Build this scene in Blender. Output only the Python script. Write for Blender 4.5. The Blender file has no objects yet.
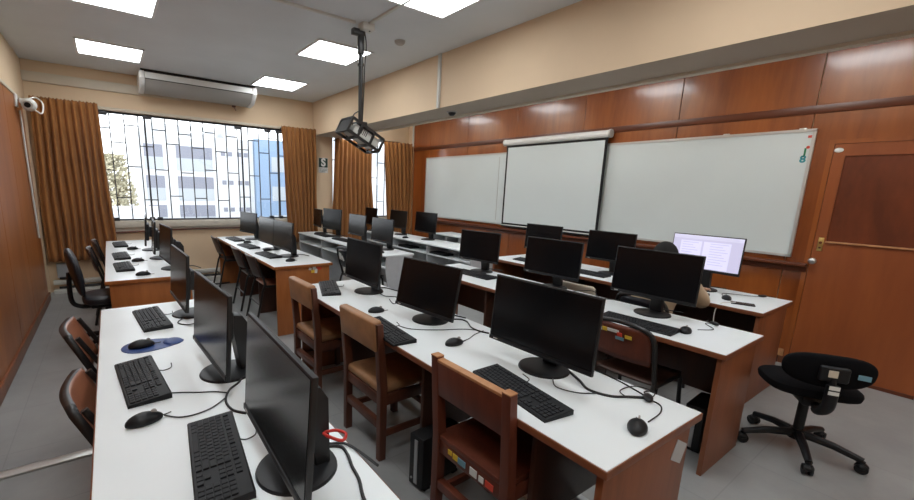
import bpy, bmesh, math, random
from mathutils import Vector, Matrix, Euler
random.seed(7)
S = bpy.context.scene
COL = S.collection
PI = math.pi

# ------------------------------------------------------------------ helpers
class MB:
    """collects shapes, then links them as one mesh object"""
    def __init__(s): s.bm = bmesh.new()
    def box(s, c, size, rot=None, bev=0.0, seg=2):
        g = bmesh.ops.create_cube(s.bm, size=1.0)
        vs = g['verts']
        bmesh.ops.scale(s.bm, vec=size, verts=vs)
        if bev > 0:
            es = list({e for v in vs for e in v.link_edges})
            r = bmesh.ops.bevel(s.bm, geom=es, offset=bev, segments=seg, affect='EDGES', profile=0.5)
            vs = list({v for f in r['faces'] for v in f.verts} | {v for v in vs if v.is_valid})
        if rot: bmesh.ops.rotate(s.bm, cent=(0, 0, 0), matrix=Euler(rot).to_matrix(), verts=vs)
        bmesh.ops.translate(s.bm, vec=c, verts=vs)
        return s
    def b2(s, lo, hi, bev=0.0, seg=2):
        return s.box([(a+b)/2 for a, b in zip(lo, hi)], [abs(b-a) for a, b in zip(lo, hi)], None, bev, seg)
    def cyl(s, p0, p1, r0, r1=None, n=20, caps=True):
        p0, p1 = Vector(p0), Vector(p1); d = p1-p0
        g = bmesh.ops.create_cone(s.bm, cap_ends=caps, segments=n, radius1=r0, radius2=r0 if r1 is None else r1, depth=d.length)
        q = Vector((0, 0, 1)).rotation_difference(d.normalized()).to_matrix()
        bmesh.ops.rotate(s.bm, cent=(0, 0, 0), matrix=q, verts=g['verts'])
        bmesh.ops.translate(s.bm, vec=(p0+p1)/2, verts=g['verts'])
        return s
    def tube(s, pts, r, n=8, smooth=0, caps=True):
        pts = [Vector(p) for p in pts]
        if smooth: pts = catmull(pts, smooth)
        rings = []; up = Vector((0, 0, 1)); prev = None
        for i, p in enumerate(pts):
            t = (pts[min(i+1, len(pts)-1)]-pts[max(i-1, 0)])
            if t.length < 1e-9: t = Vector((1, 0, 0))
            t.normalize()
            if prev is None:
                a = t.cross(up)
                if a.length < 1e-3: a = t.cross(Vector((1, 0, 0)))
            else:
                a = prev - t*prev.dot(t)
                if a.length < 1e-5: a = t.cross(up)
            a.normalize(); b = t.cross(a); prev = a
            rr = r(i/(len(pts)-1)) if callable(r) else r
            rings.append([s.bm.verts.new(p+rr*(math.cos(2*PI*k/n)*a+math.sin(2*PI*k/n)*b)) for k in range(n)])
        for A, B in zip(rings, rings[1:]):
            for k in range(n): s.bm.faces.new((A[k], A[(k+1) % n], B[(k+1) % n], B[k]))
        if caps:
            s.bm.faces.new(rings[0][::-1]); s.bm.faces.new(rings[-1])
        return s
    def prism(s, poly, axis, a, b, bev=0.0):
        """extrude a 2-D outline along an axis from a to b"""
        def P(u, v, w):
            return {0: (w, u, v), 1: (u, w, v), 2: (u, v, w)}[axis]
        A = [s.bm.verts.new(P(u, v, a)) for u, v in poly]
        B = [s.bm.verts.new(P(u, v, b)) for u, v in poly]
        fs = [s.bm.faces.new(A[::-1]), s.bm.faces.new(B)]
        n = len(poly)
        for k in range(n): fs.append(s.bm.faces.new((A[k], A[(k+1) % n], B[(k+1) % n], B[k])))
        if bev:
            es = list(fs[0].edges)+list(fs[1].edges)
            bmesh.ops.bevel(s.bm, geom=es, offset=bev, segments=2, affect='EDGES', profile=.5)
        return s
    def lathe(s, prof, c=(0, 0, 0), n=28):
        rings = []
        for r, z in prof:
            if r < 1e-6: rings.append([s.bm.verts.new((c[0], c[1], c[2]+z))])
            else: rings.append([s.bm.verts.new((c[0]+r*math.cos(2*PI*k/n), c[1]+r*math.sin(2*PI*k/n), c[2]+z)) for k in range(n)])
        for A, B in zip(rings, rings[1:]):
            for k in range(n):
                q = (k+1) % n
                if len(A) == 1 and len(B) == 1: continue
                if len(A) == 1: s.bm.faces.new((A[0], B[q], B[k]))
                elif len(B) == 1: s.bm.faces.new((A[k], A[q], B[0]))
                else: s.bm.faces.new((A[k], A[q], B[q], B[k]))
        return s
    def ell(s, c, r, rot=None, u=20, v=12, fn=None):
        g = bmesh.ops.create_uvsphere(s.bm, u_segments=u, v_segments=v, radius=1.0)
        if fn:
            for w in g['verts']: w.co = fn(w.co.copy())
        bmesh.ops.scale(s.bm, vec=r, verts=g['verts'])
        if rot: bmesh.ops.rotate(s.bm, cent=(0, 0, 0), matrix=Euler(rot).to_matrix(), verts=g['verts'])
        bmesh.ops.translate(s.bm, vec=c, verts=g['verts'])
        return s
    def surf(s, rows):
        V = [[s.bm.verts.new(p) for p in row] for row in rows]
        for A, B in zip(V, V[1:]):
            for k in range(len(A)-1): s.bm.faces.new((A[k], A[k+1], B[k+1], B[k]))
        return s
    def build(s, name, mat, parent=None, smooth=True, loc=None, angle=0.6):
        bmesh.ops.recalc_face_normals(s.bm, faces=s.bm.faces)
        me = bpy.data.meshes.new(name); s.bm.to_mesh(me); s.bm.free()
        for m in (mat if isinstance(mat, (list, tuple)) else [mat]): me.materials.append(m)
        if smooth:
            for p in me.polygons: p.use_smooth = True
            try: me.set_sharp_from_angle(angle=angle)
            except Exception: pass
        o = bpy.data.objects.new(name, me); COL.objects.link(o)
        if loc: o.location = loc
        if parent: o.parent = parent
        return o

def catmull(P, n):
    P = [P[0]]+list(P)+[P[-1]]; out = []
    for i in range(1, len(P)-2):
        a, b, c, d = P[i-1:i+3]
        for k in range(n):
            t = k/n
            out.append(0.5*((2*b)+(-a+c)*t+(2*a-5*b+4*c-d)*t*t+(-a+3*b-3*c+d)*t**3))
    out.append(P[-2]); return out

def tag(o, label, cat, group=None):
    o['label'] = label; o['category'] = cat
    if group: o['group'] = group
    return o
def thing(name, label, cat, loc=(0, 0, 0), rz=0.0, group=None):
    o = bpy.data.objects.new(name, None); COL.objects.link(o)
    o.empty_display_size = .1
    o.location = loc; o.rotation_euler = (0, 0, rz)
    return tag(o, label, cat, group)
def struct(o): o['kind'] = 'structure'; return o
def dup(root, label, loc, rz=0.0, group=None):
    def cp(o, parent):
        c = o.copy(); COL.objects.link(c)
        if parent: c.parent = parent
        for ch in KIDS.get(o.name, []): cp(ch, c)
        return c
    r = cp(root, None); r.location = loc; r.rotation_euler = (0, 0, rz); r['label'] = label
    if group: r['group'] = group
    return r
KIDS = {}
def index_kids():
    KIDS.clear()
    for o in COL.objects:
        if o.parent: KIDS.setdefault(o.parent.name, []).append(o)

# ------------------------------------------------------------------ materials
def new_mat(name):
    m = bpy.data.materials.new(name); m.use_nodes = True
    nt = m.node_tree; b = nt.nodes['Principled BSDF']
    return m, nt, b
def mat(name, col, rough=.5, metal=0.0, spec=.5, vary=0.0, vscale=8.0, bump=0.0, bscale=60.0, coat=0.0, sheen=0.0):
    m, nt, b = new_mat(name)
    b.inputs['Base Color'].default_value = (*col, 1); b.inputs['Roughness'].default_value = rough
    b.inputs['Metallic'].default_value = metal; b.inputs['Specular IOR Level'].default_value = spec
    if coat: b.inputs['Coat Weight'].default_value = coat; b.inputs['Coat Roughness'].default_value = .15
    if sheen: b.inputs['Sheen Weight'].default_value = sheen
    tc = nt.nodes.new('ShaderNodeTexCoord')
    if vary:
        n = nt.nodes.new('ShaderNodeTexNoise'); n.inputs['Scale'].default_value = vscale; n.inputs['Detail'].default_value = 5
        nt.links.new(tc.outputs['Object'], n.inputs['Vector'])
        r = nt.nodes.new('ShaderNodeValToRGB')
        r.color_ramp.elements[0].position = .3; r.color_ramp.elements[1].position = .7
        r.color_ramp.elements[0].color = (*[max(0, c*(1-vary)) for c in col], 1)
        r.color_ramp.elements[1].color = (*[min(1, c*(1+vary)) for c in col], 1)
        nt.links.new(n.outputs['Fac'], r.inputs['Fac']); nt.links.new(r.outputs['Color'], b.inputs['Base Color'])
    if bump:
        n = nt.nodes.new('ShaderNodeTexNoise'); n.inputs['Scale'].default_value = bscale; n.inputs['Detail'].default_value = 3
        nt.links.new(tc.outputs['Object'], n.inputs['Vector'])
        bp = nt.nodes.new('ShaderNodeBump'); bp.inputs['Strength'].default_value = bump; bp.inputs['Distance'].default_value = .01
        nt.links.new(n.outputs['Fac'], bp.inputs['Height']); nt.links.new(bp.outputs['Normal'], b.inputs['Normal'])
    return m
def wood(name, dark, light, rough=.35, stretch=(3, 3, .35), scale=3.0, bump=0.0, coat=0.0):
    m, nt, b = new_mat(name)
    tc = nt.nodes.new('ShaderNodeTexCoord'); mp = nt.nodes.new('ShaderNodeMapping')
    mp.inputs['Scale'].default_value = stretch
    nt.links.new(tc.outputs['Object'], mp.inputs['Vector'])
    n = nt.nodes.new('ShaderNodeTexNoise'); n.inputs['Scale'].default_value = scale; n.inputs['Detail'].default_value = 8
    n.inputs['Distortion'].default_value = .8
    nt.links.new(mp.outputs['Vector'], n.inputs['Vector'])
    w = nt.nodes.new('ShaderNodeTexNoise'); w.inputs['Scale'].default_value = scale*9; w.inputs['Detail'].default_value = 3
    nt.links.new(mp.outputs['Vector'], w.inputs['Vector'])
    mx = nt.nodes.new('ShaderNodeMath'); mx.operation = 'MULTIPLY_ADD'; mx.inputs[1].default_value = .3
    nt.links.new(w.outputs['Fac'], mx.inputs[0]); nt.links.new(n.outputs['Fac'], mx.inputs[2])
    r = nt.nodes.new('ShaderNodeValToRGB'); r.color_ramp.elements[0].position = .45; r.color_ramp.elements[1].position = .85
    r.color_ramp.elements[0].color = (*dark, 1); r.color_ramp.elements[1].color = (*light, 1)
    nt.links.new(mx.outputs[0], r.inputs['Fac']); nt.links.new(r.outputs['Color'], b.inputs['Base Color'])
    b.inputs['Roughness'].default_value = rough
    if coat: b.inputs['Coat Weight'].default_value = coat; b.inputs['Coat Roughness'].default_value = .13
    if bump:
        bn = nt.nodes.new('ShaderNodeTexNoise'); bn.inputs['Scale'].default_value = 2.2; bn.inputs['Detail'].default_value = 2
        nt.links.new(tc.outputs['Object'], bn.inputs['Vector'])
        bp = nt.nodes.new('ShaderNodeBump'); bp.inputs['Strength'].default_value = bump; bp.inputs['Distance'].default_value = .02
        nt.links.new(bn.outputs['Fac'], bp.inputs['Height']); nt.links.new(bp.outputs['Normal'], b.inputs['Normal'])
    return m
def emit(name, col, strength):
    m, nt, b = new_mat(name)
    b.inputs['Base Color'].default_value = (*col, 1)
    b.inputs['Emission Color'].default_value = (*col, 1); b.inputs['Emission Strength'].default_value = strength
    return m

M = {}
M['panel_wood'] = wood('reddish wall panelling', (.20, .048, .010), (.36, .102, .022), .3, (1.2, 1.2, .18), 2.5, bump=.1, coat=.75)
M['panel_left'] = wood('wall panelling by windows', (.26, .08, .02), (.40, .138, .04), .33, (1.2, 1.2, .18), 2.5, bump=.1)
M['batten'] = wood('dark wood batten', (.085, .021, .008), (.14, .036, .012), .35, (.3, .3, 3), 3)
M['door_wood'] = wood('door veneer', (.225, .055, .014), (.31, .084, .021), .4, (1.2, 1.2, .18), 2.2)
M['door_inset'] = wood('door inset panel', (.11, .028, .012), (.2, .05, .018), .3, (1.2, 1.2, .5), 2.2)
M['desk_brown'] = wood('brown desk laminate', (.17, .055, .022), (.26, .085, .032), .42, (2, 2, .25), 4)
M['desk_orange'] = wood('orange brown desk laminate', (.30, .095, .022), (.42, .145, .038), .4, (2, 2, .25), 4)
M['desk_shaded'] = wood('shaded desk laminate', (.05, .02, .012), (.085, .03, .016), .45, (2, 2, .25), 4)  # desk laminate darkened in colour for the shade under the desktops
M['desk_edge'] = wood('brown edging', (.16, .05, .022), (.24, .08, .032), .4, (2, .2, 2), 5)
M['top_white'] = mat('white laminate', (.78, .82, .83), .33, spec=.45, vary=.02, vscale=3)
M['grey_lam'] = mat('grey melamine', (.50, .52, .54), .5, vary=.04, vscale=20)
M['cream'] = mat('cream wall paint', (.71, .54, .365), .75, vary=.025, vscale=2.5, bump=.05)
M['cream_trim'] = mat('pale trim paint', (.62, .55, .44), .6)
M['ceil'] = mat('grey ceiling paint', (.70, .73, .75), .9, vary=.03, vscale=2.0, bump=.08, bscale=120)
M['beam_under'] = mat('beam soffit tone', (.46, .39, .31), .8)
M['white_pl'] = mat('white plastic', (.80, .80, .78), .4)
M['offwhite_pl'] = mat('aged white plastic', (.62, .62, .58), .45)
M['ac_grey'] = mat('air conditioner grey louvre', (.40, .385, .36), .5)
M['black_pl'] = mat('black plastic', (.007, .0075, .009), .45, spec=.35, vary=.1, vscale=30)
M['black_shell'] = mat('black textured shell', (.006, .006, .007), .5, bump=.1, bscale=400)
M['screen'] = mat('dark glossy display', (.003, .0035, .0045), .22, spec=.35)
M['key'] = mat('black keycaps', (.011, .0115, .014), .55, spec=.3)
M['key_case'] = mat('keyboard case', (.006, .0065, .008), .5, spec=.3)
M['cord'] = mat('black cord rubber', (.012, .012, .013), .5)
M['red_cord'] = mat('red cord', (.55, .03, .02), .45)
M['white_cord'] = mat('white cord', (.75, .72, .66), .5)
M['steel_black'] = mat('black painted steel', (.014, .013, .013), .38)
M['steel'] = mat('bare steel', (.55, .55, .56), .3, metal=1)
M['brass'] = mat('brass plate', (.62, .45, .16), .35, metal=.9)
M['chair_wood'] = wood('dark chair wood', (.07, .022, .012), (.125, .038, .018), .42, (3, 3, .4), 5)
M['chair_red'] = wood('red brown chair wood', (.10, .025, .013), (.155, .039, .019), .42, (3, 3, .4), 5)
M['chair_top'] = wood('worn pale wood edge', (.38, .17, .07), (.5, .25, .11), .45, (2, 2, 2), 6)
M['tan'] = mat('tan vinyl', (.35, .175, .08), .48, vary=.18, vscale=9, bump=.08, bscale=90)
M['ply'] = wood('chair plywood', (.24, .085, .045), (.36, .14, .075), .35, (2, .4, 2), 5)
M['ply_dark'] = wood('dark plywood', (.03, .013, .009), (.055, .022, .013), .4, (2, .4, 2), 5)
M['fabric_black'] = mat('black chair fabric', (.004, .004, .005), .95, spec=.15, bump=.25, bscale=500)
M['vinyl_black'] = mat('black chair vinyl', (.012, .014, .02), .38)
M['curtain'] = mat('mustard brown curtain cloth', (.30, .120, .030), .9, vary=.12, vscale=3, bump=.1, bscale=300, sheen=.1)
M['board'] = mat('whiteboard enamel', (.66, .72, .72), .3, vary=.025, vscale=1.3)
M['screen_cloth'] = mat('projection screen cloth', (.66, .72, .725), .7)
M['alu'] = mat('aluminium frame', (.62, .62, .6), .35, metal=.6)
M['win_frame'] = mat('dark window frame', (.03, .03, .035), .5)
M['sill'] = mat('pale concrete sill', (.62, .58, .5), .7, vary=.06, vscale=10)
M['grille'] = mat('painted grille steel', (.03, .032, .04), .5)
M['facade'] = mat('white facade', (.53, .545, .56), .8, vary=.03, vscale=.6)
M['facade_panel'] = mat('pale spandrel panel', (.36, .39, .42), .6)
M['facade_blue'] = mat('blue facade', (.20, .285, .41), .6)
M['facade_pane'] = mat('far window glazing', (.19, .20, .245), .5)
M['bark'] = mat('tree bark', (.16, .11, .07), .9, vary=.2)
M['leaf'] = mat('olive foliage', (.42, .39, .28), .8, vary=.3, vscale=2)
M['ground'] = mat('outdoor paving', (.4, .4, .38), .9, vary=.1, vscale=.5)
M['pad'] = mat('blue mouse pad', (.02, .055, .20), .45, vary=.2, vscale=20)
M['phone'] = mat('dark phone glass', (.01, .011, .013), .15)
M['skin'] = mat('skin', (.42, .235, .15), .5, vary=.06, vscale=12)
M['hair'] = mat('black hair', (.006, .005, .0045), .65, spec=.25, bump=.5, bscale=140)
M['jacket'] = mat('beige jacket cloth', (.50, .375, .25), .85, vary=.08, vscale=14, bump=.2, bscale=120)
M['trouser'] = mat('dark trousers', (.03, .033, .045), .85)
M['shoe'] = mat('dark shoe leather', (.02, .018, .016), .5)
M['eye'] = mat('eye white', (.75, .73, .7), .3)
M['iris'] = mat('dark iris', (.03, .015, .01), .3)
M['lip'] = mat('lip', (.32, .12, .09), .5)
M['diffuser'] = emit('lit ceiling diffuser', (.94, .98, 1.0), 7.8)
M['lamp_rim'] = mat('white lamp rim', (.8, .8, .8), .5)
for k, c in dict(red=(.65, .06, .03), blue=(.05, .2, .5), yellow=(.75, .5, .04), white=(.75, .75, .72), green=(.02, .2, .08), orange=(.75, .2, .03), cyan=(.16, .32, .40), teal=(.02, .28, .32), dkgreen=(.012, .045, .03)).items():
    M['s_'+k] = mat(k+' print', c, .5)

def floor_mat():
    m, nt, b = new_mat('worn grey floor')
    tc = nt.nodes.new('ShaderNodeTexCoord')
    n = nt.nodes.new('ShaderNodeTexNoise'); n.inputs['Scale'].default_value = 1.6; n.inputs['Detail'].default_value = 9; n.inputs['Roughness'].default_value = .65
    nt.links.new(tc.outputs['Object'], n.inputs['Vector'])
    r = nt.nodes.new('ShaderNodeValToRGB'); r.color_ramp.elements[0].position = .3; r.color_ramp.elements[1].position = .72
    r.color_ramp.elements[0].color = (.255, .258, .255, 1); r.color_ramp.elements[1].color = (.35, .355, .35, 1)
    nt.links.new(n.outputs['Fac'], r.inputs['Fac'])
    br = nt.nodes.new('ShaderNodeTexBrick'); br.offset = 0
    br.inputs['Scale'].default_value = 1.0; br.inputs['Brick Width'].default_value = .6; br.inputs['Row Height'].default_value = .6
    br.inputs['Mortar Size'].default_value = .0035
    br.inputs['Color1'].default_value = (1, 1, 1, 1); br.inputs['Color2'].default_value = (.95, .95, .95, 1); br.inputs['Mortar'].default_value = (.86, .86, .86, 1)
    nt.links.new(tc.outputs['Object'], br.inputs['Vector'])
    mx = nt.nodes.new('ShaderNodeMix'); mx.data_type = 'RGBA'; mx.blend_type = 'MULTIPLY'; mx.inputs['Factor'].default_value = 1
    nt.links.new(r.outputs['Color'], mx.inputs['A']); nt.links.new(br.outputs['Color'], mx.inputs['B'])
    nt.links.new(mx.outputs['Result'], b.inputs['Base Color'])
    b.inputs['Roughness'].default_value = .42
    return m
M['floor'] = floor_mat()
def glass_mat():
    m, nt, b = new_mat('window glass')
    out = nt.nodes['Material Output']
    t = nt.nodes.new('ShaderNodeBsdfTransparent'); g = nt.nodes.new('ShaderNodeBsdfGlossy'); g.inputs['Roughness'].default_value = .02
    f = nt.nodes.new('ShaderNodeFresnel'); f.inputs['IOR'].default_value = 1.45
    mx = nt.nodes.new('ShaderNodeMixShader')
    nt.links.new(f.outputs['Fac'], mx.inputs['Fac']); nt.links.new(t.outputs[0], mx.inputs[1]); nt.links.new(g.outputs[0], mx.inputs[2])
    nt.links.new(mx.outputs[0], out.inputs['Surface'])
    return m
M['glass'] = glass_mat()
M['lit_screen'] = emit('lit lavender display', (.44, .425, .58), .50)
M['lit_page'] = emit('lit document page', (.54, .53, .69), .54)
M['lit_ink'] = emit('grey text on display', (.41, .40, .55), .52)
M['lit_bar'] = emit('lit tool bar', (.46, .45, .58), .62)

# ------------------------------------------------------------------ camera
cam_d = bpy.data.cameras.new('camera'); cam = bpy.data.objects.new('camera', cam_d); COL.objects.link(cam)
yaw, pitch, roll = .619, -.1946, .0301
cy, sy = math.cos(yaw), math.sin(yaw)
fw = Vector((sy*math.cos(pitch), cy*math.cos(pitch), math.sin(pitch))); rt = Vector((cy, -sy, 0)); up = rt.cross(fw)
r2 = math.cos(roll)*rt+math.sin(roll)*up; u2 = -math.sin(roll)*rt+math.cos(roll)*up
mw = Matrix.Identity(4)
for i, v in enumerate((r2, u2, -fw)):
    for j in range(3): mw[j][i] = v[j]
mw.translation = Vector((0, 0, 1.5422)); cam.matrix_world = mw
cam_d.sensor_fit = 'HORIZONTAL'; cam_d.sensor_width = 36; cam_d.lens = 414.857/914*36
cam_d.shift_x = (457-406.46)/914; cam_d.shift_y = (271.08-250)/914; cam_d.clip_start = .03; cam_d.clip_end = 300
S.camera = cam

# ------------------------------------------------------------------ room shell
XL, XR, YN, YW, H = -.77, 5.2, -2.0, 7.35, 3.0
XB, XB2, ZB = 3.09, 3.57, 2.44
T = .16
struct(MB().b2((XL-T, YN-T, -.12), (XR+T, YW+T, 0)).build('floor', M['floor'], smooth=False))
struct(MB().b2((XL-T, YN-T, H), (XR+T, YW+T, H+.12)).build('ceiling', M['ceil'], smooth=False))
struct(MB().b2((XL-T, YN-T, 0), (XL, YW+T, H)).build('wall_left', M['cream'], smooth=False))
struct(MB().b2((XR, YN-T, 0), (XR+T, YW+T, H)).build('wall_right', M['cream'], smooth=False))
struct(MB().b2((XL, YN-T, 0), (XR, YN, H)).build('wall_near', M['cream'], smooth=False))
# window wall with two openings
W1, W2 = (-.62, 2.98), (3.46, 5.02)
WZ0, WZ1 = .97, 2.49
w = MB()
w.b2((XL, YW, 0), (XR, YW+T, WZ0)); w.b2((XL, YW, WZ1), (XR, YW+T, H))
w.b2((XL, YW, WZ0), (W1[0], YW+T, WZ1)); w.b2((W1[1], YW, WZ0), (W2[0], YW+T, WZ1)); w.b2((W2[1], YW, WZ0), (XR, YW+T, WZ1))
struct(w.build('wall_window', M['cream'], smooth=False))
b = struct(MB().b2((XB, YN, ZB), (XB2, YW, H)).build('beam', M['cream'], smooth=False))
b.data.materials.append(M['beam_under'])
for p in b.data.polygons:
    if p.normal.z < -.5: p.material_index = 1  # down-facing faces get a darker, browner tone
struct(MB().b2((XB2-.05, YN, ZB-.02), (XB2+.02, YW, ZB+.02)).build('trim_1', M['cream_trim'], smooth=False))
# cream band above the window and cornice over the left corner
struct(MB().b2((XL, YW-.035, 2.74), (1.0, YW, 2.86), .004).build('trim_2', M['cream_trim']))
struct(MB().b2((XL, YW-.03, 2.49), (3.09, YW, 2.53), .004).build('trim_3', M['cream_trim']))

# wood panelling on the board wall: upper and lower rows with batten between
def panelling(name, x, sgn, ys, zs, m, t=.02, gap=.006):
    w = MB()
    for a, b_ in zip(ys, ys[1:]):
        for z0, z1 in zs:
            w.b2((x, a+gap/2, z0), (x+sgn*t, b_-gap/2, z1), .003, 1)
    return struct(w.build(name, m, angle=.5))
ys = [-2.0, -1.16, -.04, 1.1, 2.21, 3.35, 4.47, 5.55, 6.6, 7.13]
panelling('wall_panel', XR, -1, ys, [(.0, 1.0), (1.0, 2.36), (2.36, 2.99)], M['panel_wood'])
struct(MB().b2((XR-.030, YN, 2.305), (XR-.018, 7.13, 2.375), .002).build('trim_4', M['batten']))  # thin batten, coloured darker to take in the shadow band there
struct(MB().b2((XR-.035, 1.0, 0), (XR-.018, 7.13, .09), .004).build('baseboard_right', M['batten']))
# ledge under the boards
lg = MB(); lg.b2((XR-.11, .93, .955), (XR-.02, 6.62, .985), .006); lg.b2((XR-.045, .93, .90), (XR-.02, 6.62, .955), .004)
struct(lg.build('ledge_trim', M['batten']))
# left panelling
ys = [-2.0, -.9, .3, 1.5, 2.7, 3.9, 4.85, 5.75, 6.88]
panelling('wall_panel', XL, 1, ys, [(.0, 2.42)], M['panel_left'], .018)
struct(MB().b2((XL+.016, YN, 0), (XL+.035, 6.9, .10), .004).build('baseboard_left', M['desk_brown']))
struct(MB().b2((XL, YN, 2.42), (XL+.03, 6.9, 2.45), .003).build('trim_5', M['cream_trim']))
# corner pipe beside the panelling
MBp = MB().tube([(5.16, 7.14, 2.40), (5.16, 7.14, H)], .018, 10)
tag(MBp.build('conduit', M['offwhite_pl']), 'pale vertical pipe in the corner where the wood panelling meets the curtain', 'pipe')
tag(MB().b2((XB-.025, 3.79, 2.44), (XB, 3.83, 3.0), .004).build('conduit', M['offwhite_pl']), 'white cable duct running down the cream beam face', 'conduit')

# ------------------------------------------------------------------ windows
def window(n, x0, x1, mull):
    f = MB(); d = .05; y = YW+.05
    f.b2((x0, y, WZ0), (x1, y+d, WZ0+.02)); f.b2((x0, y, WZ1-.025), (x1, y+d, WZ1))
    for x in [x0+.015, x1-.015]+mull: f.b2((x-.012, y, WZ0), (x+.012, y+d*.5, WZ1))
    o = struct(f.build('window_%d' % n, M['win_frame'], smooth=False))
    g = MB(); g.b2((x0, y+.02, WZ0), (x1, y+.026, WZ1)); g.build('pane', M['glass'], o, smooth=False)
    s = MB(); s.b2((x0-.04, YW-.06, WZ0-.10), (x1+.04, YW+.05, WZ0-.0), .006); s.b2((x0-.03, YW-.025, WZ0-.16), (x1+.03, YW, WZ0-.10), .004)
    s.build('sill', M['sill'], o)
    return o
window(1, W1[0], W1[1], [.51, 1.86, 2.46])
window(2, W2[0], W2[1], [4.22])
def grille(label, x0, x1, step, loc_y):
    g = MB(); z0, z1 = WZ0+.01, WZ1-.01; n = int((x1-x0)/step); r = .0075
    for i in range(n+1):
        x = x0+i*step
        g.b2((x-r, loc_y-r, z0), (x+r, loc_y+r, z1))
    for i in range(n):
        for z in ([1.30, 2.08] if i % 2 == 0 else [1.72, 2.30]):
            zz = z+.03*((i*7) % 3-1)
            g.b2((x0+i*step, loc_y-r, zz-r), (x0+(i+1)*step, loc_y+r, zz+r))
    return tag(g.build('window_grille', M['grille'], smooth=False), label, 'window grille')
grille('dark steel security grille of staggered bars outside the wide window', W1[0]+.02, W1[1]-.02, .172, YW+.12)
grille('steel security grille outside the narrow window between curtains', W2[0]+.02, W2[1]-.02, .172, YW+.12)
# dark latches and blocks along the window frame
for i, (x, z) in enumerate([(.02, 2.45), (.54, 2.45), (1.80, 2.44), (2.28, 2.44), (2.47, 2.44)]):
    tag(MB().b2((x-.05, YW-.0, z-.02), (x+.05, YW+.05, z+.03), .004).build('window_latch', M['win_frame']),
        'small dark latch at the window top, %s' % ['beside the curtain at the wooden wall', 'below the air conditioner start', 'below the air conditioner end', 'over the blue building', 'touching the curtain'][i], 'latch', 'window latches')
for i, (x, l) in enumerate([(.06, 'at the bottom of the tree view'), (.5, 'just behind the black monitors by the wall'), (.60, 'at the foot of the thick upright'), (2.29, 'below the blue building'), (2.45, 'against the curtain under the blue building')]):
    tag(MB().b2((x-.035, YW-.055, WZ0), (x+.035, YW-.005, WZ0+.05), .004).build('sill_block', M['win_frame']),
        'small black block resting on the window sill '+l, 'block', 'black blocks on the sill')

# ------------------------------------------------------------------ curtains
def curtain(label, x0t, x1t, x0b, x1b, ztop, zbot, y, folds, amp=.045, pinch=None):
    rows = []; nx = folds*10; nz = 26
    ph = [random.uniform(-.5, .5) for _ in range(folds+2)]
    am = [random.uniform(.65, 1.25) for _ in range(folds+2)]
    for k in range(nz+1):
        t = k/nz; z = ztop+(zbot-ztop)*t
        a0 = x0t+(x0b-x0t)*(t if not pinch else pinch(t)[0]); a1 = x1t+(x1b-x1t)*(t if not pinch else pinch(t)[1])
        row = []
        for i in range(nx+1):
            u = i/nx; fi = int(u*folds)
            wv = math.sin(2*PI*u*folds+ph[fi]*.5*t)
            d = amp*(.45+.55*min(1, t*3))*am[fi]*wv
            zz = z
            if k == 0: zz += .008*math.sin(2*PI*u*folds*2)
            row.append((a0+(a1-a0)*u+.012*math.sin(7*t+fi)*t, y-.05+d, zz))
        rows.append(row)
    o = MB().surf(rows).build('curtain', M['curtain'], angle=3)
    s = o.modifiers.new('thickness', 'SOLIDIFY'); s.thickness = .004
    rl = MB().cyl((x0t+.01, y+.03, ztop-.03), (x1t-.01, y+.03, ztop-.03), .011, n=10)
    rl.build('curtain_rail', M['win_frame'], o)
    return tag(o, label, 'curtain', 'mustard curtains')
eo = lambda t: (t, 0.0 if t < .35 else ((t-.35)/.65))
curtain('mustard brown curtain at the window end next to the wooden side wall', -.72, -.03, -.78+.03, .03, 2.55, .44, YW-.07, 9)
curtain('mustard brown curtain between the wide window and the S sign', 2.47, 3.09, 2.56, 3.09, 2.53, .55, YW-.07, 8)
curtain('mustard brown curtain hanging behind the ceiling projector, beside the S sign', 3.455, 4.24, 3.40, 4.33, 2.42, .5, YW-.07, 9, pinch=eo)
curtain('mustard brown curtain in the corner against the panelled board wall', 4.47, 5.17, 4.63, 5.175, 2.45, .5, YW-.14, 7)

# S sign
sg = thing('safety_sign', 'green and white safety sign with a big letter S on the cream pillar', 'sign', (3.275, YW-.004, 1.93))
MB().box((0, 0, 0), (.185, .006, .27), None, .002).build('sign_plate', M['s_white'], sg)
MB().box((0, -.004, .045), (.17, .004, .165)).build('sign_field', M['s_dkgreen'], sg, smooth=False)
def text(body, size, m, parent, loc, rot, name='lettering', ext=.0008, off=0.0):
    c = bpy.data.curves.new(name, 'FONT'); c.body = body; c.size = size; c.extrude = ext; c.align_x = 'CENTER'; c.align_y = 'CENTER'
    c.offset = off; tmp = bpy.data.objects.new(name+'_curve', c); COL.objects.link(tmp); bpy.context.view_layer.update()
    me = bpy.data.meshes.new_from_object(tmp.evaluated_get(bpy.context.evaluated_depsgraph_get())); COL.objects.unlink(tmp); bpy.data.objects.remove(tmp)
    me.materials.clear(); me.materials.append(m); o = bpy.data.objects.new(name, me); COL.objects.link(o); o.parent = parent; o.location = loc; o.rotation_euler = rot
    return o
t_ = text('S', .19, M['s_white'], sg, (0, -.0075, .045), (PI/2, 0, 0), off=.008)
text('ZONA SEGURA', .024, M['s_dkgreen'], sg, (0, -.0045, -.065), (PI/2, 0, 0))
text('EN CASOS DE\nSISMOS', .022, M['s_dkgreen'], sg, (0, -.0045, -.102), (PI/2, 0, 0))

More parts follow.
